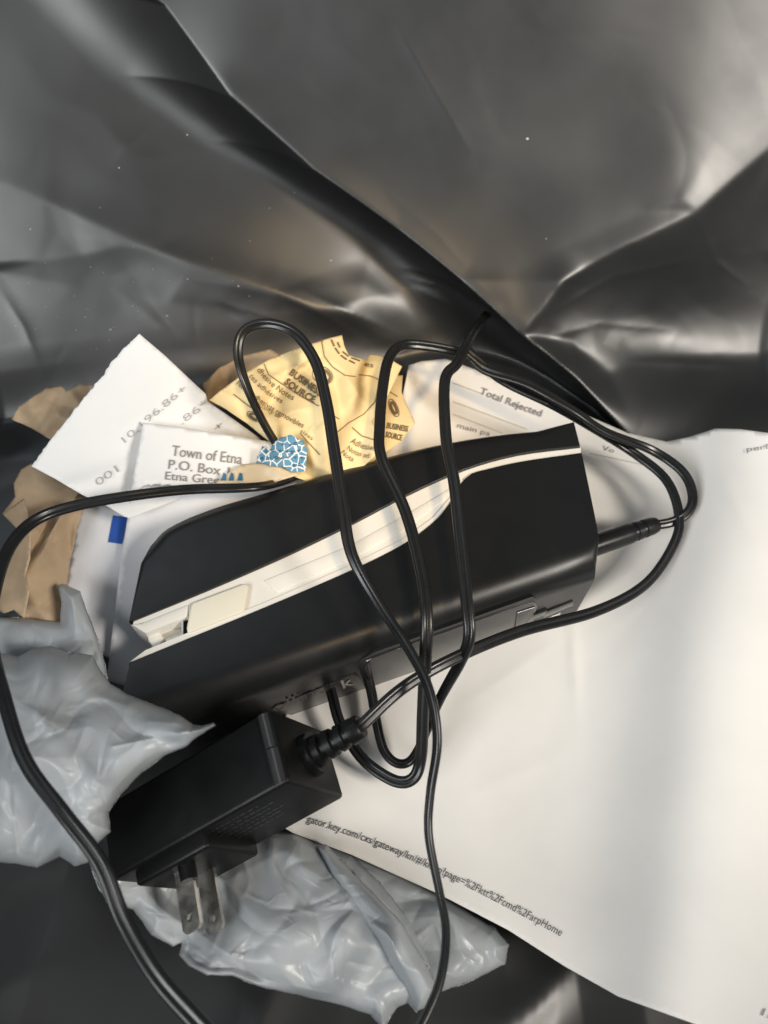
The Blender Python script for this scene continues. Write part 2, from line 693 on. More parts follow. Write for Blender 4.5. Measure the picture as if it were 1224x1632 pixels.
class FoldField:
    def __init__(self):
        pts, hs, edges = [], [], []
        seen = {}
        for line in FOLD:
            prev = None
            for (x, y, h) in line:
                k = (x, y)
                if k not in seen:
                    seen[k] = len(pts)
                    pts.append(k)
                    hs.append(h)
                if prev is not None:
                    edges.append((prev, seen[k]))
                prev = seen[k]
        for (x, y, h) in LOOSE:
            pts.append((x, y))
            hs.append(h)
        res = geometry.delaunay_2d_cdt([Vector(p) for p in pts], edges, [], 0, 1e-4)
        V = np.array([v[:] for v in res[0]])
        H = np.array([hs[o[0]] if o else 0 for o in res[3]], float)
        x0, y0, x1, y1, st = -320, -320, 1500, 1000, 4
        gx = np.arange(x0, x1 + 1, st)
        gy = np.arange(y0, y1 + 1, st)
        X, Y = np.meshgrid(gx, gy)
        G = np.zeros(X.shape)
        for f in res[2]:
            for k in range(1, len(f) - 1):
                a, b, c = V[f[0]], V[f[k]], V[f[k + 1]]
                ha, hb, hc = H[f[0]], H[f[k]], H[f[k + 1]]
                den = (b[1] - c[1]) * (a[0] - c[0]) + (c[0] - b[0]) * (a[1] - c[1])
                if abs(den) < 1e-6:
                    continue
                mnx, mxx = min(a[0], b[0], c[0]), max(a[0], b[0], c[0])
                mny, mxy = min(a[1], b[1], c[1]), max(a[1], b[1], c[1])
                i0, i1 = int((mnx - x0) / st), int((mxx - x0) / st) + 2
                j0, j1 = int((mny - y0) / st), int((mxy - y0) / st) + 2
                xs, ys = X[j0:j1, i0:i1], Y[j0:j1, i0:i1]
                l1 = ((b[1] - c[1]) * (xs - c[0]) + (c[0] - b[0]) * (ys - c[1])) / den
                l2 = ((c[1] - a[1]) * (xs - c[0]) + (a[0] - c[0]) * (ys - c[1])) / den
                l3 = 1 - l1 - l2
                m = (l1 >= -1e-6) & (l2 >= -1e-6) & (l3 >= -1e-6)
                G[j0:j1, i0:i1][m] = (l1 * ha + l2 * hb + l3 * hc)[m]

        def blur(A, s):
            n = int(s * 3)
            k = np.exp(-0.5 * (np.arange(-n, n + 1) / s) ** 2)
            k /= k.sum()
            B = np.pad(A, n, mode='edge')
            B = np.apply_along_axis(lambda r: np.convolve(r, k, 'valid'), 1, B)
            B = np.apply_along_axis(lambda r: np.convolve(r, k, 'valid'), 0, B)
            return B
        soft = blur(G, 12)
        mid = blur(G, 0.9)
        # stay crisp along ridge lines, soft elsewhere
        crisp = np.zeros(G.shape)
        for li in (0, 2, 3, 6, 7, 8, 9):
            line = FOLD[li]
            for (p, q) in zip(line[:-1], line[1:]):
                a, b = np.array(p[:2]), np.array(q[:2])
                ab = b - a
                t = np.clip(((X - a[0]) * ab[0] + (Y - a[1]) * ab[1]) / (ab @ ab), 0, 1)
                d2 = (X - a[0] - t * ab[0]) ** 2 + (Y - a[1] - t * ab[1]) ** 2
                w = 1.0
                if li == 2 and q[1] < 160:
                    w = 0.0
                if li == 3 and q[0] > 950:
                    w = 0.45
                if li == 0 and q[0] < 60:
                    w = 0.3
                crisp = np.maximum(crisp, w * np.exp(-d2 / (2 * 30.0 ** 2)))
        crisp = blur(crisp, 3)
        self.G = soft * (1 - crisp) + mid * crisp
        # thin creases drawn tight in the film
        for amp, wd, path in ((1.0, 7, [(430, 455), (520, 500), (600, 545)]), (.8, 6, [(470, 455), (560, 495), (660, 530)]), (.8, 5, [(640, 440), (700, 455), (735, 480)]),
                              (.7, 5, [(650, 455), (740, 492)]), (.8, 5, [(700, 470), (780, 517)]), (.8, 5, [(720, 520), (790, 507)]), (.7, 7, [(1000, 585), (1230, 602)]),
                              (.35, 9, [(245, 190), (175, 270)]), (.6, 7, [(0, 455), (40, 520), (70, 600)]), (.8, 6, [(560, 540), (660, 522), (740, 548)]), (.3, 12, [(600, 290), (700, 375), (800, 495)]),
                              (.8, 7, [(900, 640), (830, 580), (790, 522)]), (.6, 22, [(620, 20), (700, 160), (760, 260)]), (.5, 12, [(870, 500), (980, 440), (1130, 410)]), (.5, 8, [(860, 540), (960, 520), (1100, 540)]),
                              (.5, 9, [(1105, 335), (1150, 420), (1224, 470)]), (.4, 8, [(320, 470), (420, 500), (520, 540)])):
            dmin = np.full(X.shape, 1e9)
            for (p, q) in zip(path[:-1], path[1:]):
                a, b = np.array(p, float), np.array(q, float)
                ab = b - a
                t = np.clip(((X - a[0]) * ab[0] + (Y - a[1]) * ab[1]) / (ab @ ab), 0, 1)
                dmin = np.minimum(dmin, np.hypot(X - a[0] - t * ab[0], Y - a[1] - t * ab[1]))
            ends = np.minimum(np.hypot(X - path[0][0], Y - path[0][1]), np.hypot(X - path[-1][0], Y - path[-1][1]))
            self.G += amp * np.exp(-dmin / wd) * np.clip(ends / 70, 0, 1)
        fine = Folded(77, (-100, -100, 1320, 700), [(40, .010, 60, 260, .75, .3), (50, .008, 30, 110)], warp=14, wl=240)
        self.G += fine(X, Y) * 0.33 * np.clip(0.45 + (Y - 250) / 400, .3, 1)
        self.o = (x0, y0, st)

    def __call__(self, px, py):
        x0, y0, st = self.o
        u = np.clip((px - x0) / st, 0, self.G.shape[1] - 1.001)
        v = np.clip((py - y0) / st, 0, self.G.shape[0] - 1.001)
        i, j = u.astype(int), v.astype(int)
        a, b = u - i, v - j
        G = self.G
        return (G[j, i] * (1 - a) * (1 - b) + G[j, i + 1] * a * (1 - b) + G[j + 1, i] * (1 - a) * b + G[j + 1, i + 1] * a * b) * 0.001


def build_liner():
    fold = FoldField()
    xs = np.concatenate([np.linspace(-0.46, -0.305, 40), np.linspace(-0.30, 0.30, 620), np.linspace(0.305, 0.46, 40)])
    rows = []
    front = np.linspace(0.20, 0.006, 26)
    for z in front:
        rows.append(('f', z))
    fl = np.linspace(0, 1, 110)
    for t in fl:
        rows.append(('g', t))
    for z in np.concatenate([np.linspace(0.0008, 0.20, 300), np.linspace(0.202, 0.30, 40)]):
        rows.append(('w', z))
    n1, n2, n3 = Noise(5, 0.09), Noise(6, 0.035), Noise(9, 0.16)
    cr = Crumple(31, [(0.14, 0.005, 3)])
    P = np.zeros((len(rows), len(xs), 3))
    for r, (k, v) in enumerate(rows):
        foot = wall_foot(xs, v if k == 'w' else 0.0)
        if k == 'f':
            y = -0.075 - 0.35 * v
            z = np.full_like(xs, v)
            y = np.full_like(xs, y)
        elif k == 'g':
            y = -0.075 + (foot + 0.075) * v
            z = np.zeros_like(xs)
        else:
            y = foot + float(wall_run(v))
            z = np.full_like(xs, v)
        P[r] = np.stack([xs, y, z], -1)
    X, Y, Z = P[..., 0], P[..., 1], P[..., 2]
    # side walls
    side = np.maximum(0, np.abs(X) - 0.225)
    sidew = np.maximum(0, np.abs(X) - 0.30)
    lift = side ** 2 / (side + 0.02) * 1.5
    isw = np.array([[k == 'w'] for k, v in rows])
    Z2 = Z + np.where(isw, lift * np.exp(-Z / 0.06), lift)
    Y2 = Y - 0.25 * sidew * np.clip(Z / 0.1, 0, 1)
    P = np.stack([X, Y2, Z2], -1)
    px, py = project(P)
    px, py = np.clip(px, -320, 1499), np.clip(py, -320, 999)
    c = 1 / math.hypot(1, LEAN)
    nrm = np.array([0, -c, LEAN * c])
    wt = np.clip(Z / 0.02, 0, 1) ** 2 * (3 - 2 * np.clip(Z / 0.02, 0, 1)) * isw
    wr1 = Creased(201, 190, .07, (-320, -320, 1500, 1000), n=512, patch=.8, soft=1.0, it=20)
    wr2 = Creased(202, 60, .10, (-320, -320, 1500, 1000), n=512, patch=1.5, soft=.6, it=20)
    near = np.exp(-(((px - 760) / 210) ** 2 + ((py - 560) / 75) ** 2)) + 0.10 * np.exp(-((py - 470) / 90) ** 2) + 0.02
    h = fold(px, py) + 0.00022 * n1(X, Z) + (wr1(px, py) * 0.05 + wr2(px, py) * 0.5 * near) * 0.00033
    P = P + (wt * h)[..., None] * nrm
    flw = Folded(61, (-.45, -.1, .45, .33), [(40, .045, .05, .16), (60, .035, .015, .06)], warp=.01, wl=.12)
    gz = (1 - wt) * (0.3 * cr(X, Y2) + 0.002 * n3(X, Y2) + flw(X, Y2)) - 0.004 * (1 - isw) * np.array([[min(1, (1 - v) * 5) if k == 'g' else 1.0] for k, v in rows])
    P[..., 2] += np.where(isw, gz * np.clip(1 - Z / 0.012, 0, 1), gz) - 0.008 * (1 - wt)
    nr, nc = P.shape[:2]
    V = P.reshape(-1, 3)
    Fs = []
    for r in range(nr - 1):
        b = r * nc
        for q in range(nc - 1):
            Fs.append((b + q, b + q + 1, b + nc + q + 1, b + nc + q))
    o = mesh_obj('bin_liner', V, Fs, M['liner'], None, True, None, (0, 0.15, -0.02))
    tag(o, 'black glossy plastic bin liner that holds all the rubbish, creased along its back', 'trash bag')
    # specks of dust stuck to the film
    rng = np.random.default_rng(4)
    sv, sf = [], []
    spots = [(50, 365, 2.2), (300, 445, 2), (380, 457, 2.2), (144, 426, 1.6), (265, 502, 2.2), (135, 505, 1.6), (175, 525, 2.4), (122, 524, 1.5), (25, 520, 1.3), (58, 525, 1.4),
             (160, 330, 1.4), (470, 307, 1.6), (398, 383, 1.6), (528, 415, 2.6), (840, 222, 4), (870, 380, 2), (300, 216, 2.6), (190, 268, 2.2), (430, 331, 1.4)]
    for _ in range(40):
        spots.append((rng.uniform(0, 420), rng.uniform(380, 560), rng.uniform(.5, 1.2)))
    flatpx, flatpy = project(V)
    wm = np.repeat(isw.ravel(), nc)
    idx = np.where(wm)[0]
    for (x, y, s) in spots:
        i = idx[np.argmin((flatpx[idx] - x) ** 2 + (flatpy[idx] - y) ** 2)]
        c0 = V[i] + nrm * 0.0002
        r0 = s * 0.00022
        k = len(sv)
        for d in ((1, 0, 0), (-1, 0, 0), (0, 1, 0), (0, -1, 0), (0, 0, 1), (0, 0, -1)):
            sv.append(c0 + np.array(d) * r0 * rng.uniform(.6, 1.3))
        for a, b in ((0, 2), (2, 1), (1, 3), (3, 0)):
            sf.append((k + a, k + b, k + 4))
            sf.append((k + b, k + a, k + 5))
    d = mesh_obj('dust_specks', np.array(sv), sf, M['speck'], o, False)
    d['kind'] = 'stuff'
    return o


liner = build_liner()

# ------------------------------------------------------------------ stapler
ST_TOP, ST_BOT = 0.060, 0.013
st = empty('electric_stapler', tuple(at(580, 930, ST_BOT)))
tag(st, 'black electric stapler with white stripe lying on its side across the rubbish', 'stapler')


def slab(name, poly_px, ztop, zbot, mat, parent, bevels=(), base_bevel=0.0006, seg=3, bend=None, sharp=35):
    """outline at height ztop pulled down to zbot; bevels = [(px test, width, segments)] rounds chosen top edges"""
    P = at(np.array([p[0] for p in poly_px]), np.array([p[1] for p in poly_px]), ztop)
    bm = bmesh.new()
    top = [bm.verts.new(p) for p in P]
    f = bm.faces.new(top)
    if f.normal.z < 0 or (f.normal_update() or f.normal.z < 0):
        f.normal_flip()
    ext = bmesh.ops.extrude_face_region(bm, geom=[f])
    nv = [e for e in ext['geom'] if isinstance(e, bmesh.types.BMVert)]
    # the extruded copy becomes the floor
    for v in nv:
        v.co.z = zbot
    bm.verts.ensure_lookup_table()
    bm.normal_update()
    for test, w, sg in bevels:
        es = []
        for e in bm.edges:
            a, b = e.verts
            if abs(a.co.z - ztop) < 1e-6 and abs(b.co.z - ztop) < 1e-6 and len(e.link_faces) == 2 and abs(e.link_faces[0].normal.z - e.link_faces[1].normal.z) > 0.5:
                xa, ya = project(np.array(a.co))
                xb, yb = project(np.array(b.co))
                if test((xa + xb) / 2, (ya + yb) / 2):
                    es.append(e)
        if es:
            bmesh.ops.bevel(bm, geom=es, offset=w, segments=sg, profile=0.5, affect='EDGES', clamp_overlap=True)
            bm.normal_update()
    bmesh.ops.triangulate(bm, faces=[f for f in bm.faces if len(f.verts) > 4])
    return obj_from_bm(name, bm, mat, parent, True, sharp)


def soft_slab(name, poly_px, ztop, zbot, mat, parent, radii, dirs=None, small=0.0005, seg=9):
    """outline pulled down, its upper edge rounded with a radius of its own at every corner"""
    P = at(np.array([p[0] for p in poly_px], float), np.array([p[1] for p in poly_px], float), ztop)
    n = len(P)
    area = sum(P[i][0] * P[(i + 1) % n][1] - P[(i + 1) % n][0] * P[i][1] for i in range(n))
    sg = 1 if area > 0 else -1
    R = np.array([max(small, radii[i]) for i in range(n)])
    D = np.zeros((n, 3))
    for i in range(n):
        if dirs is not None and dirs[i] is not None:
            D[i] = dirs[i]
            continue
        a = P[i] - P[i - 1]
        b = P[(i + 1) % n] - P[i]
        na = np.array([a[1], -a[0], 0]) / (np.linalg.norm(a) + 1e-9) * sg
        nb = np.array([b[1], -b[0], 0]) / (np.linalg.norm(b) + 1e-9) * sg
        m = na + nb
        D[i] = -m / max(0.35, (m @ m)) * 1.0 if np.linalg.norm(m) > 1e-6 else -na
        D[i] = -m / np.linalg.norm(m)
    rings = []
    for k in range(seg + 1):
        ph = math.pi / 2 * k / seg
        Q = P + D * (R * (1 - math.sin(ph)))[:, None]
        Q[:, 2] = ztop - R * (1 - math.cos(ph))
        rings.append(Q)
    L = P.copy()
    L[:, 2] = zbot
    rings.append(L)
    bm = bmesh.new()
    vr = [[bm.verts.new(q) for q in ring_] for ring_ in rings]
    bm.faces.new(vr[0])
    bm.faces.new(vr[-1][::-1])
    for k in range(len(vr) - 1):
        for i in range(n):
            j = (i + 1) % n
            bm.faces.new([vr[k][i], vr[k + 1][i], vr[k + 1][j], vr[k][j]])
    bmesh.ops.triangulate(bm, faces=[f for f in bm.faces if len(f.verts) > 4])
    return obj_from_bm(name, bm, mat, parent, True, 32)


def curve_pts(pts, n=6):
    """Catmull-Rom through picture points"""
    P = [np.array(p, float) for p in pts]
    P = [2 * P[0] - P[1]] + P + [2 * P[-1] - P[-2]]
    out = []
    for i in range(1, len(P) - 2):
        for k in range(n):
            t = k / n
            a, b, c, d = P[i - 1], P[i], P[i + 1], P[i + 2]
            out.append(0.5 * (2 * b + (c - a) * t + (2 * a - 5 * b + 4 * c - d) * t * t + (3 * b - a - 3 * c + d) * t ** 3))
    out.append(P[-2])
    return out


arm_low = curve_pts([(205, 991), (330, 940), (450, 888), (560, 835), (650, 788), (740, 748), (825, 724), (925, 711)], 4)
arm_top = curve_pts([(915, 672), (800, 682), (690, 700), (560, 733), (430, 772), (330, 802), (262, 832), (232, 862)], 4)
arm_poly = [tuple(p) for p in arm_low] + [tuple(p) for p in arm_top] + [(222, 895)]
na_, nt_ = len(arm_low), len(arm_top)
arm_r = [0] * na_ + [0.0085 * min(1, i / 2.0) for i in range(nt_)] + [0.003]
arm = soft_slab('upper_shell', arm_poly, ST_TOP, ST_BOT + 0.002, M['black'], st, arm_r)
base_top = curve_pts([(205, 1056), (300, 1017), (430, 964), (560, 908), (640, 868), (690, 832), (715, 803), (736, 768), (752, 754)], 4) + \
    curve_pts([(760, 751), (830, 735), (927, 721)], 4)
rear = curve_pts([(929, 728), (942, 790), (952, 840), (956, 866)], 3)
bx0, bx1 = at(203, 1166, ST_TOP), at(957, 906, ST_TOP)
bdir = (bx1 - bx0) / np.linalg.norm(bx1 - bx0)
bin_ = np.array([-bdir[1], bdir[0], 0])
if bin_[1] < 0:
    bin_ = -bin_
base_bot = [(957, 906), (880, 932.5), (700, 994.5), (600, 1029), (400, 1098), (203, 1166)]
base_poly = [tuple(p) for p in base_top] + [tuple(p) for p in rear[:-1]] + base_bot
nb_ = len(base_top) + len(rear) - 1
base = soft_slab('lower_shell', base_poly, ST_TOP, ST_BOT, M['black'], st, [0] * nb_ + [0.0125] * 6, [None] * nb_ + [bin_] * 6)
# white inner housing between the shells
core_px = [(214, 985), (330, 935), (560, 825), (740, 738), (925, 705), (926, 726), (840, 738), (760, 757), (740, 775), (715, 815), (640, 880), (560, 918), (430, 974), (306, 1020), (300, 975), (212, 996)]
slab('white_housing', core_px, ST_TOP - 0.0016, ST_BOT + 0.004, M['white'], st)
# thin white lip on the lower shell
lip = [(208, 1054), (232, 1036), (300, 1008), (420, 961), (560, 900), (640, 860), (690, 825), (715, 796), (735, 764), (740, 766), (722, 797), (696, 834), (644, 872), (561, 914), (430, 972), (300, 1025), (212, 1060)]
slab('white_lip', lip, ST_TOP - 0.0008, ST_BOT + 0.006, M['white'], st)
# soft long moulding step on the housing
slab('housing_panel', [(420, 925), (560, 868), (660, 812), (728, 772), (716, 790), (640, 846), (560, 890), (440, 944)], ST_TOP - 0.0009, ST_TOP - 0.004, M['white'], st,
     bevels=[(lambda x, y: True, 0.0005, 2)])
slab('release_tab', [(304, 964), (308, 960), (388, 930), (394, 931), (396, 936), (390, 970), (386, 975), (304, 1007), (298, 1006), (297, 1000)], ST_TOP + 0.0006, ST_TOP - 0.008, M['cream'], st,
     bevels=[(lambda x, y: True, 0.0007, 3)])
# nose with the staple slot
slab('nose_block', [(207, 994), (225, 992), (300, 962), (300, 982), (250, 1002), (232, 1010), (222, 1004)], ST_TOP - 0.0008, ST_BOT + 0.008, M['white'], st,
     bevels=[(lambda x, y: True, 0.0012, 2)])
slab('nose_guide', [(232, 1004), (252, 1003), (262, 1018), (248, 1034), (236, 1022)], ST_TOP - 0.005, ST_BOT + 0.008, M['white'], st,
     bevels=[(lambda x, y: True, 0.001, 2)])
slab('staple_slot', [(250, 1004), (300, 984), (304, 1012), (262, 1030)], ST_TOP - 0.0075, ST_BOT + 0.01, M['metal'], st)
slab('driver_blade', [(289, 984), (292, 983), (292, 1012), (289, 1013)], ST_TOP - 0.002, ST_BOT + 0.01, M['metal'], st)
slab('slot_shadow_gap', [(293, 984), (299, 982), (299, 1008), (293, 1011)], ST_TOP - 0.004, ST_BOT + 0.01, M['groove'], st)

# the foot of the stapler (its underside, facing the viewer): a frame with origin on its upper edge
q0 = at(600, 1028, ST_TOP)
q1 = at(880, 931, ST_TOP)
ex = (q1 - q0) / np.linalg.norm(q1 - q0)
ez = np.array([0, 0, -1.0])
en = np.cross(ez, ex)
if en[1] > 0:
    en = -en


def on_foot(px, py, out=0.0):
    """point of the underside plane seen at (px, py), then moved out of it"""
    d = rays(px, py)
    t = ((q0 - CAM) @ en) / (d @ en)
    return CAM + d * np.asarray(t)[..., None] + out * en


def foot_plate(name, poly, out, mat, parent, depth=0.002, bevel=0.0004):
    P = on_foot(np.array([p[0] for p in poly], float), np.array([p[1] for p in poly], float), out)
    bm = bmesh.new()
    f = bm.faces.new([bm.verts.new(p) for p in P])
    r = bmesh.ops.extrude_face_region(bm, geom=[f])
    for v in r['geom']:
        if isinstance(v, bmesh.types.BMVert):
            v.co -= Vector(en * depth)
    bm.normal_update()
    if bevel:
        es = [e for e in bm.edges if all(abs((np.array(v.co) - q0) @ en - out) < 1e-6 for v in e.verts)]
        bmesh.ops.bevel(bm, geom=es, offset=bevel, segments=2, profile=0.5, affect='EDGES', clamp_overlap=True)
    return obj_from_bm(name, bm, mat, parent, True, 30)


class FootSheet:
    def __init__(self, o):
        self.obj = o

    def point(self, px, py, lift):
        return on_foot(px, py, lift)


door_px = rounded([(577, 1055), (600, 1043), (700, 1008), (846, 956), (856, 960), (852, 978), (842, 1010), (700, 1060), (594, 1098), (590, 1090)], 1)
foot_plate('battery_recess', [(568, 1054), (598, 1038), (848, 950), (862, 957), (852, 1010), (700, 1066), (590, 1105)], 0.0003, M['groove'], st, 0.003, 0)
door = foot_plate('battery_door', door_px, 0.0009, M['door'], st, 0.003, 0.0005)
foot_plate('door_latch', [(822, 972), (850, 963), (848, 976), (870, 968), (866, 976), (842, 985), (838, 998), (818, 1006)], 0.0016, M['door'], door, 0.002, 0.0003)
foot_plate('latch_plate', [(860, 975), (912, 955), (912, 962), (866, 981)], 0.0012, M['door'], st, 0.002, 0.0003)
foot_plate('latch_hook', [(866, 984), (892, 974), (890, 982), (868, 990)], 0.0012, M['metal'], st, 0.002, 0.0003)
foot_plate('name_strip', [(430, 1128), (568, 1070), (584, 1098), (470, 1140)], 0.0006, M['door'], st, 0.002, 0.0003)
fs = FootSheet(st)
print_text(fs, 'ollinu-', [(436, 1133), (490, 1111), (536, 1094)], 13, M['emboss'], 0.0, lift=0.00075, name='lettering')
print_text(fs, 'k', [(546, 1094), (563, 1087)], 13, M['emblem'], 0.02, lift=0.0010, name='lettering')

# ------------------------------------------------------------------ cords and sweeps


def catmull3(P, step):
    P = np.array(P, float)
    Q = np.vstack([2 * P[0] - P[1], P, 2 * P[-1] - P[-2]])
    out = []
    for i in range(1, len(Q) - 2):
        a, b, c, d = Q[i - 1:i + 3]
        n = max(2, int(np.linalg.norm(c - b) / step))
        t = np.linspace(0, 1, n, endpoint=False)[:, None]
        # centripetal-like: cardinal with limited tangents
        out.append(0.5 * (2 * b + (c - a) * t + (2 * a - 5 * b + 4 * c - d) * t * t + (3 * b - a - 3 * c + d) * t ** 3))
    return np.vstack(out + [P[-1:]])


def sweep(path, prof, side):
    """prof: list of 2-D (along side, along up); side: unit vectors per path point"""
    T = np.gradient(path, axis=0)
    T /= np.linalg.norm(T, axis=1)[:, None]
    side = side - (side * T).sum(1)[:, None] * T
    side /= np.linalg.norm(side, axis=1)[:, None]
    up = np.cross(T, side)
    m = len(prof)
    V = []
    for i in range(len(path)):
        for (a, b) in prof:
            V.append(path[i] + side[i] * a + up[i] * b)
    Fs = []
    for i in range(len(path) - 1):
        for k in range(m):
            k2 = (k + 1) % m
            Fs.append((i * m + k, i * m + k2, (i + 1) * m + k2, (i + 1) * m + k))
    Fs.append(tuple(range(m))[::-1])
    Fs.append(tuple((len(path) - 1) * m + k for k in range(m)))
    return np.array(V), Fs


def figure8(r, c):
    out = []
    a0 = math.acos(min(1, c / r * 0.92))
    for k in range(9):
        a = -math.pi + a0 + (2 * math.pi - 2 * a0) * k / 8
        out.append((c + r * math.cos(a), r * math.sin(a)))
    for k in range(9):
        a = a0 + (2 * math.pi - 2 * a0) * k / 8
        out.append((-c + r * math.cos(a), r * math.sin(a)))
    return out


F8 = figure8(0.00132, 0.00120)


def cord(pts, parent, twist=(), wob=0, start=None):
    W = []
    for p in pts:
        W.append(at(p[0], p[1], p[2]) if len(p) == 3 else np.array(p[3:]))
    if start is not None:
        W = list(start) + W
    path = catmull3(W, 0.0014)
    # light smoothing keeps the bends natural
    for _ in range(3):
        path[1:-1] = 0.25 * path[:-2] + 0.5 * path[1:-1] + 0.25 * path[2:]
    T = np.gradient(path, axis=0)
    T /= np.linalg.norm(T, axis=1)[:, None]
    view = path - CAM
    view /= np.linalg.norm(view, axis=1)[:, None]
    s = np.cross(T, view)
    s /= np.linalg.norm(s, axis=1)[:, None] + 1e-9
    n = np.cross(T, s)
    u = np.linspace(0, 1, len(path))
    ang = np.interp(u, [t for t, a in twist], [a for t, a in twist]) if twist else np.zeros(len(path))
    ang = ang + 0.25 * np.sin(u * 9 + wob)
    k = np.ones(25) / 25
    ang = np.convolve(np.pad(ang, 12, mode='edge'), k, 'valid')
    side = s * np.cos(ang)[:, None] + n * np.sin(ang)[:, None]
    V, Fs = sweep(path, F8, side)
    return mesh_obj('cord', V, Fs, M['cord'], parent, True, 60)


# ------------------------------------------------------------------ power adapter
C0 = CAM + rays(460, 1245) / np.linalg.norm(rays(460, 1245)) * 0.285
eL = np.array([-.83, -.35, -.44])
eL /= np.linalg.norm(eL)
eU = np.array([-.31, .94, -.15])
eU -= eU @ eL * eL
eU /= np.linalg.norm(eU)
eR = np.cross(eL, eU)
if eR[2] > 0:
    eR = -eR
LL, LU, LR = 0.082, 0.0285, 0.0385


def ad(l, u, r):
    return C0 + eL * l + eU * u + eR * r


adp = empty('power_adapter', tuple(ad(LL / 2, LU / 2, LR)))
tag(adp, 'black wall-plug power adapter with two metal prongs and a long coiled cord', 'power adapter')


def ad_box(name, l0, l1, u0, u1, r0, r1, bev, mat, parent, seg=3):
    bm = bmesh.new()
    vs_ = [bm.verts.new(ad(l, u, r)) for l in (l0, l1) for u in (u0, u1) for r in (r0, r1)]
    for f in ((0, 1, 3, 2), (4, 6, 7, 5), (0, 4, 5, 1), (2, 3, 7, 6), (0, 2, 6, 4), (1, 5, 7, 3)):
        bm.faces.new([vs_[i] for i in f])
    bmesh.ops.recalc_face_normals(bm, faces=bm.faces[:])
    bmesh.ops.bevel(bm, geom=bm.edges[:], offset=bev, segments=seg, profile=0.5, affect='EDGES', clamp_overlap=True)
    return obj_from_bm(name, bm, mat, parent, True, 30)


def ad_tube(name, pa, pb, ra, rb, mat, parent, n=20, rings=None):
    pa, pb = np.array(pa), np.array(pb)
    d = pb - pa
    d /= np.linalg.norm(d)
    s = np.cross(d, [0.3, 0.2, 1.0])
    s /= np.linalg.norm(s)
    w = np.cross(d, s)
    rings = rings or [(0, ra), (1, rb)]
    V = []
    for t, r in rings:
        c = pa + (pb - pa) * t
        for k in range(n):
            a = 2 * math.pi * k / n
            V.append(c + (s * math.cos(a) + w * math.sin(a)) * r)
    Fs = []
    for i in range(len(rings) - 1):
        for k in range(n):
            k2 = (k + 1) % n
            Fs.append((i * n + k, i * n + k2, (i + 1) * n + k2, (i + 1) * n + k))
    Fs.append(tuple(range(n))[::-1])
    Fs.append(tuple((len(rings) - 1) * n + k for k in range(n)))
    return mesh_obj(name, V, Fs, mat, parent, True, 40)


body = ad_box('body', 0, LL, 0, LU, 0, LR, 0.0016, M['adapter'], adp)
ad_tube('corner_post', ad(0.0035, 0.0005, 0.0012), ad(0.0035, 0.0135, 0.0012), 0.0027, 0.0027, M['door'], body)
ad_tube('corner_post', ad(0.0038, 0.0142, 0.0012), ad(0.0038, LU - 0.001, 0.0012), 0.0025, 0.0025, M['door'], body)
ped = ad_box('prong_base', 0.040, 0.074, -0.005, 0.003, 0.004, LR - 0.003, 0.0015, M['adapter'], adp)
ad_tube('prong_collar', ad(0.0545, -0.004, 0.0095), ad(0.0545, -0.0105, 0.0095), 0.0033, 0.0031, M['adapter'], ped)


def prong(r):
    # a flat blade with a hole near its end
    bm = bmesh.new()
    w, L0, L1, th = 0.0039, -0.002, -0.0265, 0.0008
    lc = 0.0575
    outer = [(lc - w, L0), (lc - w, L1 + .0015), (lc - w + .0012, L1), (lc + w - .0012, L1), (lc + w, L1 + .0015), (lc + w, L0)]
    hole = [(lc + 0.0014 * math.cos(a), L1 + 0.0045 + 0.0014 * math.sin(a)) for a in np.linspace(0, 2 * math.pi, 14, endpoint=False)]
    pts = [Vector(p) for p in outer + hole]
    ed = [(i, (i + 1) % 6) for i in range(6)] + [(6 + i, 6 + (i + 1) % 14) for i in range(14)]
    res = geometry.delaunay_2d_cdt(pts, ed, [], 1, 1e-7)
    hc = Vector((lc, L1 + 0.0045))
    fs_ = [f for f in res[2] if (sum((res[0][i] for i in f), Vector((0, 0))) / len(f) - hc).length > 0.0013]
    vs_ = [bm.verts.new(ad(p.x, p.y, r)) for p in res[0]]
    faces = [bm.faces.new([vs_[i] for i in f]) for f in fs_]
    rr = bmesh.ops.extrude_face_region(bm, geom=faces)
    for v in rr['geom']:
        if isinstance(v, bmesh.types.BMVert):
            v.co += Vector(eR * th * 2)
    return obj_from_bm('prong', bm, M['metal'], adp, True, 30)


prong(0.0105)
prong(0.0232)
# strain relief on the end face
rc = (0.0135, 0.0195)


def rel(x):
    return ad(-x, rc[0], rc[1])


ad_tube('strain_relief_flange', rel(-0.001), rel(0.0035), 0.0085, 0.008, M['adapter'], adp, 28)
relief = ad_tube('strain_relief', rel(0.003), rel(0.024), 0.0055, 0.004, M['adapter'], adp, 22,
                 [(0, .0062), (.16, .0058), (.18, .0042), (.26, .0042), (.28, .0056), (.40, .0053), (.42, .0040), (.50, .0040), (.52, .0052), (.64, .0049), (.66, .0039), (.73, .0039), (.75, .0050), (.97, .0046), (1.0, .0040)])
# rating text moulded into the prong face
rng = random.Random(3)


class AdSheet:
    obj = body

    def point(self, l, r, lift):
        l = np.asarray(l, float)
        r = np.asarray(r, float)
        return C0 + l[..., None] * eL + r[..., None] * eR - lift * eU


ash = AdSheet()
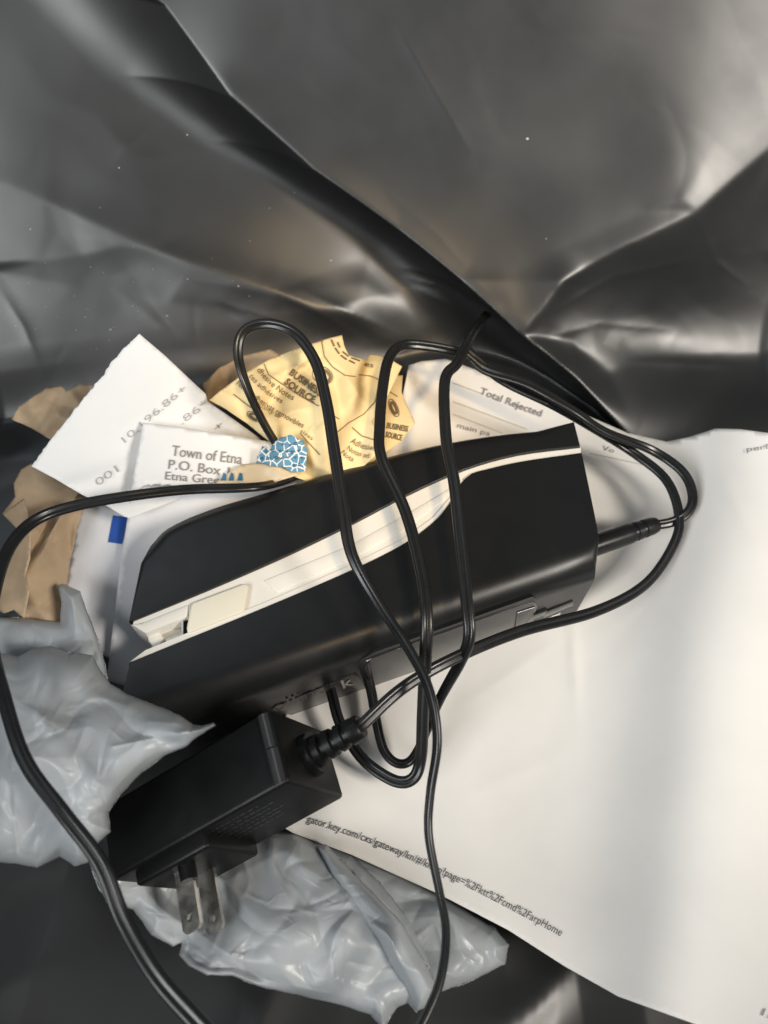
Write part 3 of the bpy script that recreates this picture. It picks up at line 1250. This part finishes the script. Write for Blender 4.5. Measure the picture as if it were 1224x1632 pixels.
# rows of worn moulded print, too faint to read
for row in range(6):
    l = 0.041
    sv, sf = [], []
    while l > 0.014 + 0.004 * rng.random():
        w_ = rng.uniform(0.0008, 0.0026)
        r0 = 0.006 + row * 0.0034
        k = len(sv)
        hh = rng.uniform(0.0009, 0.0015)
        sv += [(l, r0), (l - w_, r0), (l - w_, r0 - hh), (l, r0 - hh)]
        sf.append((k, k + 1, k + 2, k + 3))
        l -= w_ + rng.uniform(0.0004, 0.0012)
    sv = np.array(sv)
    mesh_obj('rating_marks', ash.point(sv[:, 0], sv[:, 1], 0.00012), sf, M['faint'], body, False)

# the cord
relief_tip = rel(0.0235)
s1 = cord([(640, 1098, .073), (720, 1051, .071), (830, 1006, .060), (950, 974, .042), (1030, 930, .034), (1075, 865, .034), (1082, 820, .035), (1062, 765, .036), (1010, 722, .038),
           (945, 682, .048), (880, 645, .058), (800, 606, .062), (746, 562, .07)], adp, [(0, .3), (.3, .2), (.5, .9), (.7, .3), (1, .8)], 1.0, start=[rel(0.0215), relief_tip])
plug_tail = at(1043, 837, 0.034)
s2 = cord([(1043, 837, .034), (1072, 832, .034), (1098, 815, .035), (1104, 788, .036), (1088, 752, .038), (1040, 718, .040), (965, 688, .052), (910, 652, .062), (840, 612, .066), (770, 588, .066), (744, 556, .07)],
          adp, [(0, .2), (.4, .9), (1, .4)], 2.0)
s3 = cord([(776, 500, .024), (764, 516, .040), (752, 534, .062), (742, 552, .075), (728, 580, .083), (709, 606, .087), (711, 700, .087), (724, 770, .087), (736, 880, .085), (744, 960, .083), (748, 1015, .078), (733, 1056, .066), (700, 1116, .048),
           (668, 1192, .028), (650, 1216, .022), (632, 1217, .022), (612, 1197, .022), (600, 1150, .022), (591, 1098, .022), (575, 1045, .02)], adp, [(0, .1), (.6, .2), (.8, .8), (1, .5)], 0.5)
s4 = cord([(518, 1070, .024), (530, 1110, .026), (543, 1155, .026), (580, 1212, .026), (632, 1246, .026), (660, 1240, .028), (671, 1205, .034), (674, 1140, .052), (678, 1050, .078), (680, 980, .088), (670, 905, .088),
           (646, 815, .087), (608, 730, .086), (605, 680, .086), (611, 610, .086), (622, 567, .083), (645, 550, .078), (690, 553, .074), (735, 562, .07)], adp, [(0, .6), (.5, .1), (1, .5)], 3.0)
s5 = cord([(492, 757, .040), (474, 748, .048), (452, 724, .058), (420, 674, .076), (391, 610, .092), (379, 562, .099), (388, 528, .104), (424, 516, .106), (468, 530, .106), (502, 575, .104), (520, 640, .102),
           (533, 720, .100), (546, 805, .097), (561, 885, .092), (602, 960, .087), (650, 1032, .086), (684, 1100, .085), (697, 1180, .080), (686, 1262, .072), (683, 1330, .067), (700, 1420, .064), (711, 1485, .064), (701, 1565, .066), (668, 1640, .068), (630, 1710, .07)],
          adp, [(0, .6), (.1, .9), (.25, .1), (.45, .3), (.6, 1.1), (1, 1.2)], 0.0)
s6 = cord([(490, 752, .045), (440, 770, .058), (395, 777, .066), (300, 780, .067), (210, 790, .070), (120, 806, .072), (58, 828, .075), (18, 868, .08), (-6, 930, .085), (-16, 1010, .09), (6, 1110, .098),
           (40, 1212, .104), (100, 1295, .106), (160, 1375, .104), (196, 1465, .10), (250, 1556, .10), (325, 1640, .10), (380, 1700, .10)], adp, [(0, .8), (.3, .5), (.5, .2), (1, .3)], 1.5)
# barrel plug pushed into the rear of the stapler
pa, pb = at(940, 872, 0.037), at(1046, 836, 0.034)
ad_tube('barrel_plug', pa, pb, .005, .004, M['cord'], adp, 22,
        [(0, .0052), (.55, .0050), (.62, .0047), (.63, .0039), (.67, .0039), (.68, .0046), (.75, .0045), (.76, .0038), (.80, .0038), (.81, .0045), (.93, .0043), (1, .0036)])

# ------------------------------------------------------------------ papers


def torn_edge(sel, amp, seed, wl=9):
    n1, n2 = Noise(seed, wl), Noise(seed + 1, wl * 3)
    r = np.random.default_rng(seed)

    def f(P):
        Q = P.copy()
        for i in range(len(P)):
            if sel(*P[i]):
                d = P[(i + 1) % len(P)] - P[i - 1]
                d = d / (np.linalg.norm(d) + 1e-9)
                k = amp * (0.6 * float(n1(*P[i])) + 0.7 * float(n2(*P[i])) + 0.6 * r.uniform(-1, 1))
                Q[i] = P[i] + np.array([-d[1], d[0]]) * k
        return Q
    return f


wave = Noise(71, 260)
_u = np.array([300, 600, 800, 880, 940, 990, 1040, 1085, 1130, 1180, 1240, 1320, 1400], float)
_z = np.array([.010, .010, .010, .010, .012, .018, .028, .038, .044, .046, .045, .043, .042])
_uu = np.arange(300, 1401, 4.0)
_zz = np.interp(_uu, _u, _z)
for _k in range(60):
    _zz[1:-1] = 0.25 * _zz[:-2] + 0.5 * _zz[1:-1] + 0.25 * _zz[2:]


def zp(x, y):
    x = np.asarray(x, float)
    y = np.asarray(y, float)
    u = x + 0.10 * (y - 1100) - 40 / (1 + np.exp((y - 880) / 50))
    z = np.interp(u, _uu, _zz)
    z = z + 0.018 * np.exp(-((x - 640) / 34) ** 2 - ((y - 590) / 60) ** 2) + 0.008 / (1 + np.exp((y - 700) / 35))
    z = z + 0.012 / (1 + np.exp(-(y - 1430) / 50)) / (1 + np.exp((x - 1000) / 60))
    z = z + 0.0002 * wave(x, y) + 0.0010 * np.exp(-((x - 912 - 0.06 * (y - 1000)) / 8) ** 2) * np.exp(-((y - 1050) / 80) ** 2)
    # a few faint kinks pressed into the sheet
    for (ax, ay, bx_, by_, am) in ((905, 1010, 700, 1150, .0005), (1000, 1330, 1130, 1480, .0004), (1010, 900, 1100, 1010, .0004), (760, 1260, 900, 1200, .0003), (1150, 760, 1224, 900, .0005)):
        L = math.hypot(bx_ - ax, by_ - ay)
        d = ((x - ax) * (by_ - ay) - (y - ay) * (bx_ - ax)) / L
        t = ((x - ax) * (bx_ - ax) + (y - ay) * (by_ - ay)) / L ** 2
        z = z + am * np.exp(-np.abs(d) / 12) * np.exp(-((t - .5) / .5) ** 4)
    return z


printout = Sheet('printed_page', [(652, 582), (640, 640), (600, 760), (520, 960), (440, 1180), (420, 1300), (466, 1327), (560, 1362), (700, 1425), (810, 1482), (900, 1540), (985, 1588), (1060, 1615), (1130, 1640), (1290, 1690), (1290, 640),
                                  (1224, 690), (1180, 684), (1140, 683), (1100, 696), (1062, 704), (1000, 690), (940, 664), (860, 630), (760, 590), (710, 572), (672, 576)],
                 zp, M['paper'], step=8, closed_step=6)
tag(printout.obj, 'large white printed web page with a line of address text along its lower edge', 'paper')
print_text(printout, 'gator.key.com/cxs/gateway/kn/#/kn/sp?page=%2Fktt%2Fcmd%2FarpHome', [(488, 1310), (600, 1349), (700, 1391), (800, 1443), (893, 1492)], 12.5, M['ink'], 0.0)
print_text(printout, 'Total Rejected', [(764, 627), (810, 645), (862, 664)], 11, M['ink_soft'], 0.015)
print_text(printout, 'main pa', [(728, 681), (780, 695)], 8, M['ink_soft'])
print_text(printout, 'Vo', [(960, 717), (978, 722)], 8, M['ink_soft'])
print_text(printout, 'perf', [(1190, 720), (1226, 715)], 8, M['ink_soft'])
print_text(printout, '1/', [(1213, 1618), (1230, 1625)], 12, M['ink_soft'])
for a, b in (((722, 640), (840, 684)), ((722, 660), (800, 690)), ((722, 610), (770, 628)), ((940, 722), (1060, 748))):
    print_line(printout, [a, b], 1.0, M['line'])

zr = zfield([(222, 532, .088), (150, 630, .070), (50, 742, .060), (130, 788, .052), (200, 825, .046), (330, 625, .062), (410, 695, .050), (250, 700, .050), (230, 600, .074), (160, 740, .052), (330, 760, .042)],
            lambda x, y: 0.0016 * np.exp(-((y + .35 * x - 815) / 14) ** 2) * (x < 235))
receipt = Sheet('torn_tape', [(222, 532), (262, 566), (300, 602), (328, 628), (331, 640), (372, 668), (412, 697), (420, 706), (405, 760), (300, 790), (206, 826), (196, 822), (170, 806), (130, 788), (90, 764), (50, 743), (90, 690), (130, 640), (170, 590), (205, 548)],
                zr, M['paper2'], step=7, closed_step=1.6, torn=torn_edge(lambda x, y: x < 218 and y < 742 - 1.05 * (x - 50) + 16 and y < 738, 0.9, 8, 16))
tag(receipt.obj, 'torn white adding-machine tape with grey figures, its ragged edge to the left', 'paper')
print_text(receipt, '10,196.86+', [(200, 706), (250, 662), (298, 621)], 11, M['ink_pale'], -0.008)
print_text(receipt, '.86*', [(291, 677), (310, 662), (332, 645)], 11, M['ink_pale'], -0.008)
print_text(receipt, '.+', [(340, 692), (356, 678)], 9, M['ink_soft'], 0)
print_text(receipt, '001', [(157, 775), (172, 764), (190, 751)], 12, M['ink_pale'], -0.004)

ze = zfield([(130, 800, .030), (112, 890, .028), (95, 1000, .03), (270, 820, .028), (260, 1000, .026), (180, 900, .029)])
envl = Sheet('envelope', [(128, 792), (205, 815), (290, 820), (280, 1010), (200, 1060), (92, 1010), (112, 890), (122, 830)], ze, M['env'], step=9, thick=0.0008)
tag(envl.obj, 'white envelope with a small solid blue bar, beside the brown paper', 'envelope')
print_poly(envl, [(180, 821), (203, 825), (194, 867), (172, 864)], M['blue'], 'blue_bar')

zs = zfield([(206, 790, .040), (200, 830, .037), (170, 1083, .033), (230, 1100, .025), (300, 800, .040), (450, 760, .036), (330, 900, .03), (210, 960, .036)],
            lambda x, y: 0.0010 * np.sin((x * 0.9 + y * .25) / 38))
sheet2 = Sheet('letter_sheet', [(214, 772), (300, 768), (420, 762), (500, 742), (520, 800), (420, 950), (300, 1080), (215, 1098), (170, 1084), (182, 980), (192, 900), (202, 832)], zs, M['env'], step=9, thick=0.0006)
tag(sheet2.obj, 'plain white sheet tucked under the front of the stapler', 'paper')

zt = zfield([(226, 672, .060), (345, 690, .060), (430, 704, .060), (222, 770, .056), (330, 776, .056), (420, 778, .056), (480, 740, .056)])
addr = Sheet('address_slip', [(228, 673), (290, 681), (345, 690), (424, 703), (470, 712), (470, 745), (420, 778), (360, 776), (300, 778), (262, 772), (232, 772), (212, 786), (206, 800), (214, 750)], zt, M['paper2'], step=7, closed_step=4,
             torn=torn_edge(lambda x, y: y > 766, 1.8, 21, 10), thick=0.0009)
tag(addr.obj, 'torn white address slip reading Town of Etna, lying above the stapler front', 'paper')
print_text(addr, 'Town of Etna', [(273, 726), (330, 733), (385, 740)], 17, M['ink_soft'], 0.004)
print_text(addr, 'P.O. Box 1', [(268, 747), (320, 753), (364, 759)], 15, M['ink_soft'], 0.004)
print_text(addr, 'Etna Green, IN 465', [(263, 764), (345, 771), (430, 777)], 13, M['ink_soft'], 0.004)

# yellow wrapper
fy = Creased(12, 120, .30, (300, 500, 700, 790), soft=.9, it=45)
cy_ = Folded(8, (320, 520, 680, 780), [(26, .22, 30, 90), (40, .14, 12, 36)], warp=4)
zy = zfield([(335, 637, .066), (400, 590, .072), (470, 555, .076), (545, 535, .078), (640, 585, .070), (600, 660, .070), (560, 720, .062), (480, 740, .060), (400, 680, .064), (500, 640, .076), (440, 640, .072), (540, 600, .078)],
            lambda x, y: (fy(x, y) + cy_(x, y)) * PXM)
wrap = empty('note_pad_wrapper', tuple(at(500, 650, .05)))
tag(wrap, 'crumpled yellow sticky-note wrapper with brown lettering, behind the stapler', 'wrapper')
yel = Sheet('wrapper_panel', [(334, 637), (352, 622), (385, 598), (430, 572), (480, 553), (520, 540), (545, 534), (549, 552), (556, 566), (572, 571), (584, 573), (590, 564), (615, 568), (641, 584), (632, 602), (618, 630), (606, 655),
                              (592, 672), (598, 680), (600, 725), (560, 760), (500, 770), (470, 760), (430, 705), (395, 676), (360, 652)], zy, M['yellow'], wrap, step=3.2, closed_step=3.2)
fy2 = Creased(22, 70, .25, (520, 560, 700, 790))
zy2 = zfield([(628, 590, .056), (645, 600, .054), (662, 668, .050), (630, 712, .050), (540, 745, .054), (590, 680, .058)], lambda x, y: fy2(x, y) * PXM)
yel2 = Sheet('wrapper_flap', [(605, 600), (642, 598), (640, 625), (650, 648), (662, 674), (640, 704), (622, 716), (560, 760), (530, 750), (560, 690), (590, 640)], zy2, M['yellow'], wrap, step=3.5)
for s, b, h, bo in (('BUSINESS', [(460, 596), (482, 612), (510, 632)], 11, .03), ('SOURCE', [(452, 610), (475, 628), (500, 642)], 11, .03),
                    ('dhesive Notes', [(409, 590), (430, 613), (466, 638)], 9.5, .004), ('tes adhésives', [(396, 600), (418, 622), (448, 643)], 8.5, 0),
                    ('Notas adhesivas removibles', [(376, 612), (420, 646), (482, 682)], 8.5, .004), ('quality or', [(408, 645), (425, 655), (446, 668)], 7, 0),
                    ('sizes', [(478, 688), (497, 702)], 6, 0), ('es', [(581, 583), (594, 586)], 8, 0)):
    print_text(yel, s, b, h, M['ink_brown'], bo, lift=0.0007)
for s, b, h in (('Adhesive', [(558, 705), (575, 714), (598, 718)], 10), ('Notas ad', [(552, 716), (570, 726), (588, 730)], 8), ('Nota', [(543, 722), (552, 730), (562, 736)], 8)):
    print_text(yel, s, b, h, M['ink_brown'], 0, lift=0.0007)
for (ax, ay, bx_, by_) in ((528, 541, 533, 552), (534, 554, 541, 564), (543, 566, 553, 573), (556, 574, 566, 579), (538, 545, 542, 554), (546, 560, 556, 568), (560, 570, 574, 575)):
    print_line(yel, [(ax, ay), (bx_, by_)], 2.2, M['ink_brown'], 'faded_print')


def ring(sheet, cx, cy, a, b, rot, w, mat):
    t = np.linspace(0, 2 * math.pi, 28)
    P = [(cx + a * math.cos(k) * math.cos(rot) - b * math.sin(k) * math.sin(rot), cy + a * math.cos(k) * math.sin(rot) + b * math.sin(k) * math.cos(rot)) for k in t]
    print_line(sheet, P, w, mat, 'emblem_ring', 0.0008)


ring(yel, 514, 598, 17, 13, .5, 1.3, M['ink_brown'])
ring(yel, 516, 599, 11, 8, .5, 5.0, M['ink_brown'])
ring(yel, 405, 664, 13, 6, .5, 1.2, M['ink_brown'])
ring(yel, 405, 664, 8, 3.5, .5, 3.5, M['ink_brown'])
for pth in ([(421, 580), (428, 597), (450, 612), (480, 632), (508, 647)], [(512, 540), (517, 568), (530, 585), (550, 598), (567, 600)], [(572, 597), (590, 599), (609, 607)],
            [(606, 612), (598, 640), (580, 660), (555, 674), (536, 690)], [(528, 660), (541, 668)], [(372, 628), (395, 646), (420, 664)], [(561, 681), (577, 695), (597, 701)], [(478, 690), (492, 706), (510, 725)]):
    print_line(yel, pth, 1.3, M['ink_brown'])
print_text(yel2, 'BUSINESS', [(616, 682), (650, 688)], 9, M['ink_brown'], .03)
print_text(yel2, 'SOURCE', [(614, 696), (640, 702)], 9, M['ink_brown'], .03)
ring(yel2, 628, 650, 15, 6, 1.15, 1.2, M['ink_brown'])
ring(yel2, 628, 650, 10, 3.2, 1.15, 3.2, M['ink_brown'])
print_line(yel2, [(618, 622), (634, 632)], 1.1, M['ink_brown'])

# blue patterned scrap and the tan tape beside it
zb = zfield([(410, 735, .064), (450, 695, .070), (490, 706, .070), (490, 750, .064), (430, 745, .064), (340, 775, .060), (380, 750, .063)], lambda x, y: 0.0012 * np.sin(x / 11) * np.cos(y / 13))
scrap = Sheet('patterned_scrap', [(408, 738), (414, 722), (417, 711), (424, 712), (428, 720), (436, 706), (446, 698), (458, 694), (466, 692), (472, 700), (482, 704), (490, 716), (489, 735), (486, 752), (470, 752), (440, 742)], zb, M['scrap'], step=4, closed_step=3,
              torn=torn_edge(lambda x, y: True, 1.0, 5, 8))
tag(scrap.obj, 'small torn scrap printed with blue triangles, between address slip and yellow wrapper', 'paper scrap')
rg = np.random.default_rng(17)
tri_pts = []
for gy in range(697, 750, 11):
    for gx in range(412, 490, 11):
        x = gx + (5 if ((gy - 697) // 11) % 2 else 0) + rg.uniform(-2, 2)
        y = gy + rg.uniform(-2, 2)
        tri_pts.append((x, y))
opoly = [np.array(p) for p in [(410, 738), (418, 714), (436, 709), (458, 697), (470, 700), (488, 716), (485, 750), (440, 740)]]
for (x, y) in tri_pts:
    if inside(opoly, np.array([x]), np.array([y]))[0] and edge_dist(opoly, np.array([x]), np.array([y]))[0] > 2:
        a0 = rg.uniform(0, 6.28)
        n = int(rg.choice([3, 4]))
        R1 = rg.uniform(2.6, 3.8)
        outer = [(x + R1 * math.cos(a0 + 2 * math.pi * k / n), y + R1 * math.sin(a0 + 2 * math.pi * k / n)) for k in range(n)]
        inner = [(x + R1 * .36 * math.cos(a0 + 2 * math.pi * k / n), y + R1 * .36 * math.sin(a0 + 2 * math.pi * k / n)) for k in range(n)]
        V = np.array(outer + inner)
        Fs = [(k, (k + 1) % n, n + (k + 1) % n, n + k) for k in range(n)]
        mesh_obj('blue_shape', scrap.point(V[:, 0], V[:, 1], .0006), Fs, M['blue2'], scrap.obj, False)
tape = Sheet('tape_strip', [(336, 776), (350, 764), (372, 748), (384, 740), (408, 738), (440, 742), (470, 752), (478, 756), (440, 768), (400, 777)], lambda x, y: zb(x, y) - 0.0016, M['tape'], step=5)
tag(tape.obj, 'tan strip of torn tape across the corner of the address slip', 'tape')
for gx in (352, 364, 378):
    V = np.array([(gx, 766), (gx + 9, 766), (gx + 8, 755), (gx + 4, 753)], float)
    mesh_obj('blue_shape', tape.point(V[:, 0], V[:, 1], .0006), [(0, 1, 2, 3)], M['blue2'], tape.obj, False)

# brown kraft paper
def kraft(name, poly, ctrl, label, seed, cell=40, amp=.004, tornamp=.2, aniso=1.0, ang=0.0):
    x = [p[0] for p in poly]
    y = [p[1] for p in poly]
    bx = (min(x) - 30, min(y) - 30, max(x) + 30, max(y) + 30)
    fk = Creased(seed, cell * 2.2, amp * .5, bx, n=220, soft=.6, it=45, aniso=aniso, ang=ang)
    ck = Folded(seed + 3, bx, [(16, .30, cell * .5, cell * 1.6), (24, .16, cell * .2, cell * .7)], warp=5)
    z = zfield(ctrl, lambda a, b: (fk(a, b) + ck(a, b)) * PXM)
    s = Sheet(name, poly, z, M['kraft'], step=3.5, closed_step=3.5, torn=torn_edge(lambda x, y: True, tornamp, seed, 24), thick=0.0004)
    tag(s.obj, label, 'brown paper', 'brown paper scraps')
    return s


kraft('brown_paper', [(18, 668), (30, 648), (52, 632), (74, 618), (96, 614), (106, 624), (128, 613), (150, 614), (180, 640), (150, 690), (100, 720), (80, 700), (50, 682)],
      [(20, 668, .03), (75, 618, .04), (150, 614, .045), (100, 710, .034), (90, 660, .046)], 'crumpled brown paper behind the ragged edge of the torn tape', 40, 34, 1.1, aniso=.45, ang=-.55)
kraft('brown_paper', [(24, 792), (22, 770), (34, 748), (50, 738), (90, 758), (130, 784), (140, 800), (122, 840), (112, 900), (98, 1010), (60, 1000), (36, 985), (20, 970), (-20, 975), (-30, 900), (4, 880), (30, 860), (26, 840), (4, 818)],
      [(24, 770, .03), (50, 740, .036), (130, 790, .036), (112, 900, .034), (95, 1000, .034), (0, 970, .03), (60, 880, .046), (0, 820, .03)], 'flattened brown paper bag at the left, under the cord and above the grey bag', 50, 55, .6)
flap_cr = Creased(91, 60, .5, (-30, 760, 80, 1020), n=200, soft=.8)
zfl = zfield([(4, 818, .040), (36, 796, .052), (48, 860, .058), (40, 930, .054), (30, 990, .046), (0, 960, .040), (20, 880, .044)], lambda x, y: flap_cr(x, y) * PXM)
big_kraft = [o for o in bpy.data.objects if o.name.startswith('brown_paper')][-1]
Sheet('folded_flap', [(4, 819), (22, 806), (37, 795), (44, 815), (49, 850), (47, 890), (40, 915), (46, 945), (38, 985), (22, 972), (6, 978), (-20, 960), (-10, 920), (14, 890), (28, 862), (26, 842)], zfl, M['kraft'], big_kraft, step=3.5, thick=0.0004)
big_kraft
kraft('brown_paper', [(322, 612), (350, 586), (390, 566), (430, 556), (470, 580), (450, 640), (380, 660), (330, 640)],
      [(325, 610, .034), (390, 566, .04), (450, 570, .04), (350, 640, .04), (430, 640, .04)], 'brown paper piece inside the cord loop, behind the yellow wrapper', 60, 44, .5)

# grey plastic bags


def film_sheet(name, poly, ctrl, seed, groups, parent=None, step=1.7, dome=0.02, edge=40, big=None, lines=()):
    P0 = [np.array(p, float) for p in poly]
    x = [p[0] for p in poly]
    y = [p[1] for p in poly]
    box = (min(x) - 20, min(y) - 20, max(x) + 20, max(y) + 20)
    F_ = Folded(seed, box, groups)
    B_ = Creased(seed + 40, *big, box, soft=1.0, it=40, n=300) if big else None

    def extra(a, b):
        a = np.asarray(a, float)
        b = np.asarray(b, float)
        d = edge_dist(P0, a, b)
        prof = np.sqrt(np.clip(1 - (1 - np.clip(d / edge, 0, 1)) ** 2, 0, 1))
        w = np.clip(d / 14, 0.25, 1)
        h = F_(a, b) + (B_(a, b) if B_ else 0)
        for (p, q, amp) in lines:
            p, q = np.array(p, float), np.array(q, float)
            ab = q - p
            t = np.clip(((a - p[0]) * ab[0] + (b - p[1]) * ab[1]) / (ab @ ab), 0, 1)
            dd = np.hypot(a - p[0] - t * ab[0], b - p[1] - t * ab[1])
            h = h + amp * np.exp(-dd / 5.0)
        return dome * prof + w * h * PXM
    z = zfield(ctrl, extra)
    return Sheet(name, poly, z, M['film'], parent, step=step, closed_step=step, torn=torn_edge(lambda x, y: True, 0.6, seed, 34), thick=0.00012)


bagl = film_sheet('grey_plastic_bag', [(-40, 1030), (0, 1040), (28, 1046), (48, 1036), (80, 1030), (110, 1040), (148, 1044), (160, 1068), (176, 1090), (205, 1108), (250, 1125), (285, 1138), (308, 1155), (322, 1157), (340, 1152), (344, 1156), (330, 1164), (316, 1174), (298, 1190), (262, 1204),
                   (225, 1232), (190, 1268), (172, 1295), (176, 1325), (160, 1340), (150, 1352), (140, 1374), (120, 1380), (96, 1366), (60, 1384), (28, 1378), (0, 1374), (-40, 1370)],
                  [(0, 1040, .052), (80, 1032, .056), (150, 1046, .060), (200, 1105, .068), (340, 1156, .092), (260, 1200, .080), (180, 1280, .070), (140, 1370, .062), (0, 1370, .05), (-40, 1180, .06), (90, 1180, .070)],
                  80, [(26, .07, 40, 130), (90, .075, 14, 46), (130, .075, 6, 20), (10, .09, 40, 110, .35, .25)], edge=50, big=(240, .22), lines=[((18, 1200), (28, 1378), 3.0), ((335, 1158), (180, 1190), 4.0), ((335, 1158), (240, 1150), 3.0)])
tag(bagl.obj, 'crumpled grey plastic bag at the left, its tip between stapler and adapter', 'plastic bag', 'crumpled grey bags')
film_sheet('back_layer', [(-40, 985), (0, 982), (40, 985), (95, 990), (98, 960), (92, 935), (100, 930), (128, 942), (140, 975), (150, 1000), (165, 1050), (172, 1085), (160, 1120), (60, 1100), (-40, 1100)],
           [(0, 985, .030), (95, 940, .040), (150, 1010, .046), (170, 1085, .050), (0, 1090, .034), (80, 1030, .036)], 95, [(18, .09, 30, 90), (40, .08, 12, 40), (40, .07, 6, 18)], bagl.obj, dome=0.012, big=(140, .25))
bagb = film_sheet('grey_plastic_bag', [(130, 1345), (160, 1370), (250, 1330), (400, 1320), (470, 1325), (560, 1362), (600, 1400), (655, 1470), (690, 1540), (676, 1585), (664, 1615), (650, 1600), (632, 1606), (610, 1640), (590, 1618), (540, 1602), (480, 1588), (410, 1572), (370, 1556),
                   (330, 1556), (300, 1540), (284, 1522), (288, 1505), (276, 1510), (240, 1490), (212, 1450), (170, 1440), (152, 1400)],
                  [(140, 1360, .035), (240, 1440, .020), (310, 1470, .016), (350, 1420, .012), (284, 1520, .026), (340, 1530, .034), (400, 1400, .014), (450, 1480, .034), (560, 1370, .006), (640, 1480, .016), (600, 1500, .024), (640, 1600, .02), (480, 1570, .025)],
                  120, [(26, .09, 50, 150), (100, .085, 16, 52), (150, .08, 7, 22), (8, .10, 60, 140, .9, .2)], dome=0.012, big=(210, .30))
tag(bagb.obj, 'crumpled grey plastic bag under the adapter prongs and the printed page', 'plastic bag', 'crumpled grey bags')
film_sheet('side_layer', [(540, 1350), (640, 1390), (700, 1425), (790, 1480), (812, 1505), (806, 1538), (760, 1560), (720, 1575), (690, 1588), (640, 1560), (590, 1480)],
           [(550, 1360, -.002), (700, 1430, .002), (800, 1510, .004), (690, 1588, .010), (620, 1500, .006)], 140, [(18, .10, 40, 120, .7, .4), (50, .085, 14, 44), (60, .075, 6, 20)], bagb.obj, dome=0.012, big=(150, .25))
film_sheet('fold_layer', [(503, 1348), (520, 1345), (545, 1372), (590, 1418), (640, 1470), (676, 1530), (700, 1580), (682, 1606), (664, 1612), (640, 1566), (600, 1500), (560, 1450), (525, 1400)],
           [(510, 1350, .014), (600, 1440, .030), (640, 1490, .032), (690, 1590, .026), (560, 1440, .026), (660, 1600, .024)], 160, [(16, .12, 50, 140, .9, .15), (30, .08, 12, 36), (40, .07, 6, 18)], bagb.obj, dome=0.010, edge=24)
